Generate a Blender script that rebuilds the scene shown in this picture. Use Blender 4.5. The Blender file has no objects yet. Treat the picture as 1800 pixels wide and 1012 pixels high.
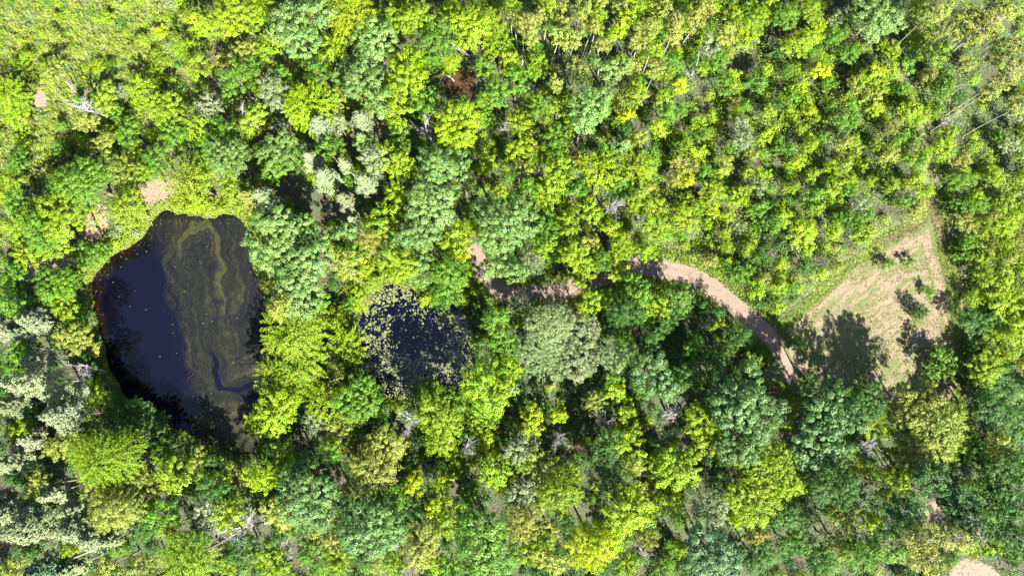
import bpy, math, random
import numpy as np
from mathutils import Vector, Matrix

# ------------------------------------------------------------------ camera, sky, sun, exposure
scene = bpy.context.scene
COL = scene.collection
ALT = 108.0                      # drone height above the ground, metres
TILT = math.radians(6.4)         # tipped a little forward from straight down
FPX = 1201.0                     # focal length in photo pixels (1800 wide)
PW, PH = 1800.0, 1012.0

cam_d = bpy.data.cameras.new("drone_camera")
cam = bpy.data.objects.new("drone_camera", cam_d)
COL.objects.link(cam)
cam.location = (0, 0, ALT)
cam.rotation_euler = (TILT, 0, 0)
cam_d.sensor_fit = 'HORIZONTAL'
cam_d.sensor_width = 36.0
cam_d.lens = 36.0 * FPX / PW
cam_d.clip_start = 1.0
cam_d.clip_end = 6000.0
scene.camera = cam

SUN_EL = math.radians(40.0)
SUN_H = Vector((0.46, -0.89, 0)).normalized()       # towards the sun, seen on the ground
to_sun = Vector((SUN_H.x * math.cos(SUN_EL), SUN_H.y * math.cos(SUN_EL), math.sin(SUN_EL)))

world = bpy.data.worlds.new("World")
scene.world = world
world.use_nodes = True
wn = world.node_tree
wn.nodes.clear()
w_out = wn.nodes.new('ShaderNodeOutputWorld')
w_bg = wn.nodes.new('ShaderNodeBackground')
w_sky = wn.nodes.new('ShaderNodeTexSky')
w_sky.sky_type = 'NISHITA'
w_sky.sun_disc = False
w_sky.sun_elevation = SUN_EL
w_sky.sun_rotation = math.atan2(SUN_H.x, SUN_H.y)
w_sky.altitude = 300
w_bg.inputs['Strength'].default_value = 0.057
wn.links.new(w_sky.outputs[0], w_bg.inputs['Color'])
wn.links.new(w_bg.outputs[0], w_out.inputs[0])

sun_d = bpy.data.lights.new("sun", 'SUN')
sun_d.energy = 5.0
sun_d.angle = math.radians(0.55)
sun_d.color = (1.0, 0.965, 0.89)
sun = bpy.data.objects.new("sun", sun_d)
COL.objects.link(sun)
sun.location = (60, -120, 160)
sun.rotation_euler = to_sun.to_track_quat('Z', 'Y').to_euler()

scene.view_settings.view_transform = 'Standard'
scene.view_settings.look = 'None'
scene.view_settings.exposure = 2.97
scene.view_settings.gamma = 1.0
scene.view_settings.use_curve_mapping = False
scene.cycles.max_bounces = 5
scene.cycles.diffuse_bounces = 2
scene.cycles.glossy_bounces = 2
scene.cycles.transmission_bounces = 3
scene.cycles.transparent_max_bounces = 6

random.seed(7)
RNG = np.random.default_rng(11)

# ------------------------------------------------------------------ pixel <-> place
CT, ST = math.cos(TILT), math.sin(TILT)

def at(px, py, z=0.0):
    """photo pixel -> point on the level z"""
    dx = (px - PW / 2) / FPX
    dy = -(py - PH / 2) / FPX
    d = (dx, dy * CT + ST, dy * ST - CT)
    t = (z - ALT) / d[2]
    return d[0] * t, d[1] * t

def pix(x, y, z=0.0):
    X, Y, Z = x, y, z - ALT
    cy = Y * CT + Z * ST
    cz = -Y * ST + Z * CT
    return PW / 2 + FPX * X / -cz, PH / 2 - FPX * cy / -cz

def poly(pts, z=0.0):
    return np.array([at(a, b, z) for a, b in pts])

# ------------------------------------------------------------------ numpy noise
_perm = np.random.default_rng(5).random((256, 256))

def vnoise(x, y):
    xi = np.floor(x).astype(int); yi = np.floor(y).astype(int)
    fx = x - xi; fy = y - yi
    fx = fx * fx * (3 - 2 * fx); fy = fy * fy * (3 - 2 * fy)
    a = _perm[xi & 255, yi & 255]; b = _perm[(xi + 1) & 255, yi & 255]
    c = _perm[xi & 255, (yi + 1) & 255]; d = _perm[(xi + 1) & 255, (yi + 1) & 255]
    return (a * (1 - fx) + b * fx) * (1 - fy) + (c * (1 - fx) + d * fx) * fy

def fbm(x, y, o=4):
    s = 0; a = 0.5; t = 0
    for _ in range(o):
        s = s + a * vnoise(x, y); t += a
        x = x * 2.03 + 17.1; y = y * 2.03 + 9.7; a *= 0.5
    return s / t

def sdist(P, Q):
    """signed distance from points P (n,2) to polygon Q, negative inside"""
    P = np.asarray(P, float)
    lo_, hi_ = Q.min(0), Q.max(0)
    bb = np.hypot(*np.maximum(np.maximum(lo_ - P, P - hi_), 0).T)
    if len(P) > 1 and (bb > 6).any():
        out = bb + 0.0; m = bb <= 6
        if m.any(): out[m] = sdist(P[m], Q) if m.sum() > 1 else bb[m] + 1e-3
        return out
    d2 = np.full(len(P), 1e18); inside = np.zeros(len(P), bool)
    for i in range(len(Q)):
        a, b = Q[i - 1], Q[i]
        e = b - a
        w = P - a
        t = np.clip((w @ e) / (e @ e), 0, 1)
        d2 = np.minimum(d2, ((w - t[:, None] * e) ** 2).sum(1))
        c = (a[1] > P[:, 1]) != (b[1] > P[:, 1])
        xx = a[0] + (P[:, 1] - a[1]) * e[0] / (e[1] if abs(e[1]) > 1e-9 else 1e-9)
        inside ^= c & (P[:, 0] < xx)
    d = np.sqrt(d2)
    return np.where(inside, -d, d)

def ldist(P, L):
    """distance to an open line and the arc length along it"""
    P = np.asarray(P, float)
    lo_, hi_ = L.min(0), L.max(0)
    bb = np.hypot(*np.maximum(np.maximum(lo_ - P, P - hi_), 0).T)
    if len(P) > 1 and L[0][0] < 150 and (bb > 8).any():
        m = bb <= 8; o1 = bb + 0.0; o2 = np.zeros(len(P))
        if m.sum() > 1: o1[m], o2[m] = ldist(P[m], L)
        return o1, o2
    best = np.full(len(P), 1e18); along = np.zeros(len(P)); s0 = 0
    for i in range(len(L) - 1):
        a, b = L[i], L[i + 1]; e = b - a; le = np.hypot(*e)
        w = P - a
        t = np.clip((w @ e) / (e @ e), 0, 1)
        d2 = ((w - t[:, None] * e) ** 2).sum(1)
        m = d2 < best
        best = np.where(m, d2, best); along = np.where(m, s0 + t * le, along)
        s0 += le
    return np.sqrt(best), along

def smooth_poly(Q, n=2, closed=True):
    Q = np.asarray(Q, float)
    for _ in range(n):
        if closed:
            N = np.roll(Q, -1, 0)
            Q = np.stack([0.75 * Q + 0.25 * N, 0.25 * Q + 0.75 * N], 1).reshape(-1, 2)
        else:
            A, B = Q[:-1], Q[1:]
            M = np.stack([0.75 * A + 0.25 * B, 0.25 * A + 0.75 * B], 1).reshape(-1, 2)
            Q = np.vstack([Q[:1], M, Q[-1:]])
    return Q

def sstep(a, b, x):
    t = np.clip((x - a) / (b - a), 0, 1)
    return t * t * (3 - 2 * t)

# ------------------------------------------------------------------ the plan, read off the photograph
POND = smooth_poly(poly([(283, 373), (300, 372), (330, 376), (375, 382), (400, 372), (424, 380), (438, 405), (446, 440), (452, 480),
        (466, 520), (476, 560), (486, 620), (490, 680), (482, 730), (458, 790), (425, 806), (384, 782), (322, 760), (285, 738), (250, 718),
        (224, 702), (205, 672), (190, 640), (178, 600), (168, 560), (163, 512), (165, 484), (180, 464), (205, 443), (232, 432), (252, 416),
        (266, 393)], -0.45))
LILY = smooth_poly(poly([(648, 517), (676, 500), (700, 496), (722, 504), (737, 526), (758, 536), (778, 526), (802, 531), (817, 546), (820, 570),
        (833, 592), (835, 640), (826, 668), (800, 690), (760, 705), (720, 708), (690, 703), (668, 692), (652, 672), (640, 650), (631, 625), (628, 600), (626, 580),
        (630, 558), (638, 538)], -0.45))
POOL = smooth_poly(poly([(786, 128), (806, 118), (826, 128), (832, 150), (830, 178), (806, 184), (788, 172), (780, 150)], -0.45))
CLEAR = smooth_poly(poly([(1630, 345), (1638, 345), (1650, 395), (1668, 470), (1681, 530), (1691, 600), (1695, 720), (1660, 735), (1600, 720), (1500, 730),
        (1400, 705), (1384, 660), (1372, 615), (1374, 575), (1402, 545), (1480, 482), (1538, 432), (1600, 398), (1628, 374)]), 2)
TRACK = smooth_poly(np.array([at(*p) for p in [(828, 430), (848, 470), (872, 508), (905, 522), (960, 517), (1010, 508), (1058, 492), (1098, 466),
        (1150, 470), (1205, 483), (1252, 505), (1298, 545), (1338, 577), (1368, 605), (1384, 640), (1398, 672)]]), 2, False)
OLDTRACK = smooth_poly(np.array([at(*p) for p in [(1120, 228), (1175, 186), (1240, 160), (1310, 96), (1345, 62), (1410, 46), (1470, 22), (1500, 0)]]), 2, False)
LANE = smooth_poly(np.array([at(*p) for p in [(1636, 372), (1630, 330), (1628, 270), (1616, 200), (1592, 158), (1575, 110), (1562, 66)]]), 2, False)
SOILS = [poly(q) for q in ([(242, 332), (268, 316), (314, 312), (322, 338), (290, 350), (256, 360)],
        [(160, 372), (176, 356), (192, 385), (182, 404), (164, 430), (143, 424), (152, 395)],
        [(40, 474), (72, 458), (120, 436), (138, 456), (108, 480), (70, 494), (44, 494)],
        [(1674, 996), (1694, 982), (1722, 986), (1756, 1006), (1766, 1035), (1668, 1035)],
        [(1625, 885), (1650, 880), (1660, 895), (1650, 920), (1630, 920)],
        [(55, 165), (75, 155), (85, 180), (75, 195), (58, 190)], [(565, 572), (580, 566), (584, 592), (570, 590)])]
SOILS = [smooth_poly(q, 2) for q in SOILS]
MEADOW = smooth_poly(poly([(-260, -220), (330, -220), (300, 40), (270, 120), (215, 170), (150, 190), (110, 260), (60, 300), (-40, 330), (-260, 300)]), 2)
RIGHTMEADOW = smooth_poly(poly([(1720, 330), (1830, 300), (1830, 640), (1775, 640), (1735, 520), (1720, 430)]), 2)
HOLLOW = smooth_poly(poly([(508, 300), (560, 335), (600, 372), (595, 390), (555, 392), (500, 350)]), 2)

def ragged(Q, amp):
    t = np.linspace(0, 1, 2, endpoint=False)[None, :, None]
    N_ = np.roll(Q, -1, 0)
    Q = (Q[:, None] * (1 - t) + N_[:, None] * t).reshape(-1, 2)
    T = nrm_(np.roll(Q, -1, 0) - np.roll(Q, 1, 0))
    n = np.stack([T[:, 1], -T[:, 0]], 1)
    return Q + n * (amp * 2 * (fbm(Q[:, 0] * 0.45, Q[:, 1] * 0.45, 4) - 0.5))[:, None]

def nrm_(v): return v / np.maximum(np.linalg.norm(v, axis=-1, keepdims=True), 1e-9)

POND = ragged(POND, 0.6)
LILY = ragged(LILY, 0.7)
CLEAR = ragged(CLEAR, 0.5)
TRACK = TRACK + 0.35 * np.stack([fbm(TRACK[:, 0] * 0.3, TRACK[:, 1] * 0.3) - 0.5, fbm(TRACK[:, 0] * 0.3 + 9, TRACK[:, 1] * 0.3) - 0.5], 1)

# ------------------------------------------------------------------ mesh helpers
def link(o, parent=None):
    COL.objects.link(o)
    if parent is not None:
        o.parent = parent
    return o

def tag(o, label=None, cat=None, group=None, kind=None):
    if label: o['label'] = label
    if cat: o['category'] = cat
    if group: o['group'] = group
    if kind: o['kind'] = kind
    return o

def mesh_np(name, V, F, mat=None, smooth=False, fattr=None, vattr=None):
    """V (n,3); F (m,k) with one k; attributes as dicts name -> array"""
    me = bpy.data.meshes.new(name)
    V = np.ascontiguousarray(V, np.float32); F = np.ascontiguousarray(F, np.int32)
    m, k = F.shape
    me.vertices.add(len(V)); me.vertices.foreach_set('co', V.ravel())
    me.loops.add(m * k); me.loops.foreach_set('vertex_index', F.ravel())
    me.polygons.add(m)
    me.polygons.foreach_set('loop_start', np.arange(0, m * k, k, dtype=np.int32))
    me.polygons.foreach_set('loop_total', np.full(m, k, np.int32))
    me.polygons.foreach_set('use_smooth', np.full(m, smooth, bool))
    for dom, at_ in (('FACE', fattr), ('POINT', vattr)):
        for an, a in (at_ or {}).items():
            a = np.ascontiguousarray(a, np.float32)
            if a.ndim == 2:
                t = me.attributes.new(an, 'FLOAT_COLOR', dom)
                if a.shape[1] == 3:
                    a = np.hstack([a, np.ones((len(a), 1), np.float32)])
                t.data.foreach_set('color', np.ascontiguousarray(a, np.float32).ravel())
            else:
                t = me.attributes.new(an, 'FLOAT', dom)
                t.data.foreach_set('value', a)
    if mat: me.materials.append(mat)
    me.update(calc_edges=True)
    return me

def nrm(v):
    return v / np.maximum(np.linalg.norm(v, axis=-1, keepdims=True), 1e-9)

def leaves(C, N, L, W, rng, D=None):
    """diamond leaf faces at centres C with normals N; D = preferred long direction"""
    n = len(C)
    N = nrm(N)
    T = rng.normal(size=(n, 3)) if D is None else D + 0.25 * rng.normal(size=(n, 3))
    T = nrm(T - (T * N).sum(1, keepdims=True) * N)
    B = np.cross(N, T)
    l = (L * rng.uniform(0.7, 1.25, n))[:, None] * 0.5
    w = (W * rng.uniform(0.75, 1.2, n))[:, None] * 0.5
    V = np.stack([C - T * l, C + B * w + T * l * 0.15, C + T * l - N * l * 0.25, C - B * w + T * l * 0.15], 1)
    return V

def quad_mesh(name, V, mat, rnd, tone, col=None):
    n = len(V)
    F = np.arange(4 * n).reshape(n, 4)
    fa = {'rnd': rnd, 'tone': tone}
    if col is not None: fa['col'] = col
    return mesh_np(name, V.reshape(-1, 3), F, mat, False, fa)

class Tubes:
    def __init__(s): s.V = []; s.F = []; s.n = 0
    def add(s, pts, rad, k=6, cap=True):
        pts = np.asarray(pts, float); m = len(pts)
        T = np.gradient(pts, axis=0); T = nrm(T)
        ref = np.array([1.0, 0, 0]) if abs(T[0][0]) < 0.8 else np.array([0, 1.0, 0])
        U = nrm(np.cross(T, ref)); W = np.cross(T, U)
        a = np.arange(k) * 2 * math.pi / k
        R = np.asarray(rad, float)[:, None, None]
        ring = pts[:, None] + R * (np.cos(a)[None, :, None] * U[:, None] + np.sin(a)[None, :, None] * W[:, None])
        s.V.append(ring.reshape(-1, 3))
        i = np.arange(m - 1)[:, None] * k + np.arange(k)[None]
        j = np.arange(m - 1)[:, None] * k + (np.arange(k)[None] + 1) % k
        s.F.append((np.stack([i, j, j + k, i + k], -1).reshape(-1, 4)) + s.n)
        s.n += m * k
    def mesh(s, name, mat):
        return mesh_np(name, np.vstack(s.V), np.vstack(s.F), mat, True)

# ------------------------------------------------------------------ materials
def new_mat(name):
    m = bpy.data.materials.new(name); m.use_nodes = True
    nt = m.node_tree; nt.nodes.clear()
    out = nt.nodes.new('ShaderNodeOutputMaterial')
    return m, nt, out

def N(nt, t, **kw):
    n = nt.nodes.new(t)
    for k, v in kw.items(): setattr(n, k, v)
    return n

def setin(nt, n, **kw):
    for k, v in kw.items():
        k = k.replace('_', ' ')
        if hasattr(v, 'is_linked') or isinstance(v, bpy.types.NodeSocket): nt.links.new(v, n.inputs[k])
        else: n.inputs[k].default_value = v
    return n

def math_n(nt, op, a, b=None, c=None):
    n = N(nt, 'ShaderNodeMath', operation=op)
    for i, v in enumerate((a, b, c)):
        if v is None: continue
        if isinstance(v, bpy.types.NodeSocket): nt.links.new(v, n.inputs[i])
        else: n.inputs[i].default_value = v
    return n.outputs[0]

def mixc(nt, f, a, b, mode='MIX'):
    n = N(nt, 'ShaderNodeMix', data_type='RGBA', blend_type=mode)
    for s, v in ((n.inputs[0], f), (n.inputs[6], a), (n.inputs[7], b)):
        if isinstance(v, bpy.types.NodeSocket): nt.links.new(v, s)
        else: s.default_value = v if isinstance(v, (int, float)) else (*v, 1.0)[:4]
    return n.outputs[2]

def noise(nt, scale, detail=3, rough=0.55, vec=None, dist=0.0):
    n = N(nt, 'ShaderNodeTexNoise')
    n.inputs['Scale'].default_value = scale; n.inputs['Detail'].default_value = detail
    n.inputs['Roughness'].default_value = rough; n.inputs['Distortion'].default_value = dist
    if vec is not None: nt.links.new(vec, n.inputs['Vector'])
    return n.outputs[0]

def ramp(nt, fac, stops):
    n = N(nt, 'ShaderNodeValToRGB')
    e = n.color_ramp.elements
    while len(e) < len(stops): e.new(0.5)
    for el, (p, c) in zip(e, stops):
        el.position = p; el.color = (*c, 1)
    nt.links.new(fac, n.inputs[0])
    return n.outputs[0]

def attr(nt, name, out='Fac'):
    n = N(nt, 'ShaderNodeAttribute', attribute_name=name)
    return n.outputs[out]

def leaf_mat(name, trans=0.35, rough=0.5, spec=0.22, use_attr_col=False, hue=0.02, val=(0.74, 0.56)):
    m, nt, out = new_mat(name)
    base = attr(nt, 'col', 'Color') if use_attr_col else N(nt, 'ShaderNodeObjectInfo').outputs['Color']
    r = attr(nt, 'rnd'); t = attr(nt, 'tone')
    hsv = N(nt, 'ShaderNodeHueSaturation')
    nt.links.new(base, hsv.inputs['Color'])
    nt.links.new(math_n(nt, 'MULTIPLY_ADD', t, -2 * hue, 0.5 + hue), hsv.inputs['Hue'])
    nt.links.new(math_n(nt, 'MULTIPLY_ADD', r, val[1], val[0]), hsv.inputs['Value'])
    hsv.inputs['Saturation'].default_value = 1.06
    c = hsv.outputs[0]
    bs = N(nt, 'ShaderNodeBsdfPrincipled')
    nt.links.new(c, bs.inputs['Base Color'])
    bs.inputs['Roughness'].default_value = rough
    bs.inputs['Specular IOR Level'].default_value = spec
    tr = N(nt, 'ShaderNodeBsdfTranslucent')
    nt.links.new(mixc(nt, 1.0, c, (1.25, 1.2, 0.5), 'MULTIPLY'), tr.inputs['Color'])
    mx = N(nt, 'ShaderNodeMixShader'); mx.inputs[0].default_value = trans
    nt.links.new(bs.outputs[0], mx.inputs[1]); nt.links.new(tr.outputs[0], mx.inputs[2])
    nt.links.new(mx.outputs[0], out.inputs[0])
    return m

LEAF = leaf_mat('broad_leaves')
WAXY = leaf_mat('waxy_leaves', 0.25, 0.45, 0.28)
NEEDLE = leaf_mat('needles', 0.15, 0.55, 0.25)
COVER = leaf_mat('low_leaves', 0.3, 0.55, 0.3, True)

def bark_mat(name, c1, c2, scale):
    m, nt, out = new_mat(name)
    tc = N(nt, 'ShaderNodeTexCoord').outputs['Object']
    f = noise(nt, scale, 4, 0.65, tc)
    bs = N(nt, 'ShaderNodeBsdfPrincipled')
    nt.links.new(ramp(nt, f, [(0.35, c1), (0.6, c2)]), bs.inputs['Base Color'])
    bs.inputs['Roughness'].default_value = 0.85
    b = N(nt, 'ShaderNodeBump'); b.inputs['Strength'].default_value = 0.4
    nt.links.new(f, b.inputs['Height']); nt.links.new(b.outputs[0], bs.inputs['Normal'])
    nt.links.new(bs.outputs[0], out.inputs[0])
    return m

BARK = bark_mat('brown_bark', (0.0410, 0.0312, 0.0230), (0.1066, 0.0820, 0.0615), 6)
PALEBARK = bark_mat('pale_bark', (0.0984, 0.0902, 0.0779), (0.2460, 0.2337, 0.2050), 3)
PINEBARK = bark_mat('pine_bark', (0.0902, 0.0779, 0.0656), (0.2132, 0.1886, 0.1640), 5)
DEADWOOD = bark_mat('dead_wood', (0.1050, 0.0951, 0.0908), (0.1968, 0.1804, 0.1715), 4)

# ground
def ground_mat():
    m, nt, out = new_mat('forest_floor')
    geo = N(nt, 'ShaderNodeNewGeometry').outputs['Position']
    f1 = noise(nt, 0.35, 5, 0.6, geo); f2 = noise(nt, 2.6, 5, 0.7, geo); f3 = noise(nt, 9.0, 3, 0.6, geo)
    litter = ramp(nt, f2, [(0.3, (0.0160, 0.0120, 0.0072)), (0.55, (0.0336, 0.0256, 0.0136)), (0.75, (0.0600, 0.0464, 0.0256))])
    green = ramp(nt, f2, [(0.3, (0.0128, 0.0256, 0.0056)), (0.6, (0.0280, 0.0480, 0.0096)), (0.8, (0.0560, 0.0680, 0.0160))])
    c = mixc(nt, ramp(nt, f1, [(0.4, (0, 0, 0)), (0.6, (1, 1, 1))]), litter, green)
    grass = ramp(nt, f2, [(0.3, (0.0480, 0.0600, 0.0120)), (0.55, (0.0840, 0.0920, 0.0208)), (0.75, (0.1200, 0.1120, 0.0360))])
    c = mixc(nt, attr(nt, 'grass'), c, grass)
    soil = ramp(nt, f2, [(0.3, (0.0920, 0.0600, 0.0400)), (0.55, (0.1240, 0.0864, 0.0608)), (0.75, (0.1520, 0.1120, 0.0816))])
    c = mixc(nt, math_n(nt, 'GREATER_THAN', math_n(nt, 'ADD', attr(nt, 'soil'), math_n(nt, 'ADD', math_n(nt, 'MULTIPLY_ADD', f3, 1.3, -0.65), math_n(nt, 'MULTIPLY_ADD', f2, 0.9, -0.45))), 0.5), c, soil)
    mud = ramp(nt, f2, [(0.3, (0.0064, 0.0040, 0.0024)), (0.7, (0.0176, 0.0112, 0.0064))])
    c = mixc(nt, attr(nt, 'mud'), c, mud)
    bs = N(nt, 'ShaderNodeBsdfPrincipled'); bs.inputs['Roughness'].default_value = 0.95
    nt.links.new(c, bs.inputs['Base Color'])
    b = N(nt, 'ShaderNodeBump'); b.inputs['Strength'].default_value = 0.8; b.inputs['Distance'].default_value = 0.15
    nt.links.new(f2, b.inputs['Height']); nt.links.new(b.outputs[0], bs.inputs['Normal'])
    nt.links.new(bs.outputs[0], out.inputs[0])
    return m

def water_mat(name, deep, brown, film=False):
    m, nt, out = new_mat(name)
    geo = N(nt, 'ShaderNodeNewGeometry').outputs['Position']
    c = mixc(nt, attr(nt, 'shallow'), deep, brown)
    bs = N(nt, 'ShaderNodeBsdfPrincipled')
    nt.links.new(c, bs.inputs['Base Color'])
    bs.inputs['Roughness'].default_value = 0.06; bs.inputs['Specular IOR Level'].default_value = 0.8; bs.inputs['IOR'].default_value = 1.333
    b = N(nt, 'ShaderNodeBump'); b.inputs['Strength'].default_value = 0.12; b.inputs['Distance'].default_value = 0.02
    nt.links.new(noise(nt, 3.5, 2, 0.5, geo), b.inputs['Height']); nt.links.new(b.outputs[0], bs.inputs['Normal'])
    last = bs.outputs[0]
    if film:
        fine = noise(nt, 5.0, 5, 0.75, geo)
        fb = N(nt, 'ShaderNodeBsdfPrincipled'); fb.inputs['Roughness'].default_value = 0.7; fb.inputs['Specular IOR Level'].default_value = 0.06
        nt.links.new(ramp(nt, attr(nt, 'film'), [(0.0, (0.0036, 0.0040, 0.0046)), (0.35, (0.0053, 0.0057, 0.0052)), (0.62, (0.0086, 0.0090, 0.0054)), (1.0, (0.0207, 0.0207, 0.0083))]), fb.inputs['Base Color'])
        cov = math_n(nt, 'MULTIPLY', attr(nt, 'cover'), math_n(nt, 'MULTIPLY_ADD', fine, 1.6, 0.1))
        n = N(nt, 'ShaderNodeClamp'); nt.links.new(cov, n.inputs[0])
        mx = N(nt, 'ShaderNodeMixShader'); nt.links.new(n.outputs[0], mx.inputs[0])
        nt.links.new(last, mx.inputs[1]); nt.links.new(fb.outputs[0], mx.inputs[2]); last = mx.outputs[0]
    nt.links.new(last, out.inputs[0])
    return m

def track_mat():
    m, nt, out = new_mat('bare_dirt')
    geo = N(nt, 'ShaderNodeNewGeometry').outputs['Position']
    f = noise(nt, 1.1, 5, 0.65, geo); g = noise(nt, 7, 4, 0.7, geo)
    c = ramp(nt, f, [(0.3, (0.0772, 0.0509, 0.0345)), (0.5, (0.1099, 0.0773, 0.0549)), (0.72, (0.1338, 0.1001, 0.0744))])
    c = mixc(nt, 0.6, c, ramp(nt, g, [(0.35, (0.0505, 0.0338, 0.0214)), (0.65, (0.1367, 0.1013, 0.0727))]))
    gr = math_n(nt, 'GREATER_THAN', math_n(nt, 'ADD', attr(nt, 'verge'), math_n(nt, 'MULTIPLY_ADD', g, 1.9, -0.95)), 0.62)
    c = mixc(nt, gr, c, (0.0505, 0.0584, 0.0131))
    bs = N(nt, 'ShaderNodeBsdfPrincipled'); bs.inputs['Roughness'].default_value = 0.95
    nt.links.new(c, bs.inputs['Base Color'])
    b = N(nt, 'ShaderNodeBump'); b.inputs['Strength'].default_value = 0.6; b.inputs['Distance'].default_value = 0.06
    nt.links.new(g, b.inputs['Height']); nt.links.new(b.outputs[0], bs.inputs['Normal'])
    nt.links.new(bs.outputs[0], out.inputs[0])
    return m

def clearing_mat():
    m, nt, out = new_mat('mown_straw')
    geo = N(nt, 'ShaderNodeNewGeometry').outputs['Position']
    f = noise(nt, 0.5, 5, 0.65, geo); g = noise(nt, 6, 4, 0.7, geo)
    s = attr(nt, 'streak')
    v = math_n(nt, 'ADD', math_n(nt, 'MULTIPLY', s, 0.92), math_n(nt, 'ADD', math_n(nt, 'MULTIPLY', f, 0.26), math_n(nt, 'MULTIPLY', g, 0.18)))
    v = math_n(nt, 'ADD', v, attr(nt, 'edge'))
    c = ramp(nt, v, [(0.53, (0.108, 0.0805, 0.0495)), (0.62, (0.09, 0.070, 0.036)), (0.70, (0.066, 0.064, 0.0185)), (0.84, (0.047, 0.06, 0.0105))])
    bs = N(nt, 'ShaderNodeBsdfPrincipled'); bs.inputs['Roughness'].default_value = 0.95
    nt.links.new(c, bs.inputs['Base Color'])
    b = N(nt, 'ShaderNodeBump'); b.inputs['Strength'].default_value = 0.8; b.inputs['Distance'].default_value = 0.1
    nt.links.new(g, b.inputs['Height']); nt.links.new(b.outputs[0], bs.inputs['Normal'])
    nt.links.new(bs.outputs[0], out.inputs[0])
    return m

# ------------------------------------------------------------------ ground sheet with sunk ponds
def axis(lo, hi, step):
    core = np.arange(lo, hi + step / 2, step)
    far = np.array([6, 20, 60, 180, 500, 1400, 3500.0])
    return np.concatenate([lo - far[::-1], core, hi + far])

gx = axis(-105, 105, 0.5); gy = axis(-55, 85, 0.5)
GX, GY = np.meshgrid(gx, gy)
GP = np.stack([GX.ravel(), GY.ravel()], 1)
near = (np.abs(GP[:, 0]) < 100) & (GP[:, 1] > -52) & (GP[:, 1] < 82)
wob = (fbm(GP[:, 0] * 0.5, GP[:, 1] * 0.5) - 0.5) * 1.1
gz = np.zeros(len(GP)); mud = np.zeros(len(GP)); bank = np.zeros(len(GP))
for Q in (POND, LILY, POOL):
    d = np.full(len(GP), 50.0); d[near] = sdist(GP[near], Q)
    gz += -1.3 * sstep(1.1, -1.6, d + 0.3 * wob)
    mud = np.maximum(mud, sstep(0.45, -0.1, d))
    bank = np.maximum(bank, sstep(4.5, 2.0, d + wob))
dm = np.full(len(GP), 50.0); dm[near] = sdist(GP[near], MEADOW)
dm[~near] = sdist(GP[~near], MEADOW)
dr = sdist(GP, RIGHTMEADOW)
grass = np.clip(np.maximum(sstep(2, -3, dm + 3 * wob), sstep(2, -2, dr + 2 * wob)) + 0.9 * bank * (GP[:, 0] < -25), 0, 1)
dc = sdist(GP, CLEAR)
grass = np.maximum(grass, 0.8 * sstep(2.5, 0.5, dc + wob))
soil = np.zeros(len(GP))
for Q in SOILS:
    soil = np.maximum(soil, sstep(0.9, -0.5, sdist(GP, Q) + 0.8 * wob))
dl, _ = ldist(GP, LANE); grass = np.maximum(grass, 0.7 * sstep(2.4, 0.8, dl))
gz += 0.16 * (fbm(GP[:, 0] * 0.25 + 40, GP[:, 1] * 0.25) - 0.5) * sstep(1, 4, dc)
dt, _ = ldist(GP, TRACK)
gz = np.where(dt < 4, gz * sstep(2.2, 4, dt), gz)
gz = np.where(np.abs(dc) < 1.2, 0, gz); gz = np.where(dc < 0, -0.004, gz)
nxg, nyg = len(gx), len(gy)
ii = (np.arange(nyg - 1)[:, None] * nxg + np.arange(nxg - 1)[None]).ravel()
GF = np.stack([ii, ii + 1, ii + nxg + 1, ii + nxg], 1)
g_me = mesh_np('ground', np.column_stack([GP, gz]), GF, ground_mat(), True, None, {'grass': grass, 'soil': soil, 'mud': mud})
ground = tag(link(bpy.data.objects.new('ground', g_me)), kind='structure')

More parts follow.
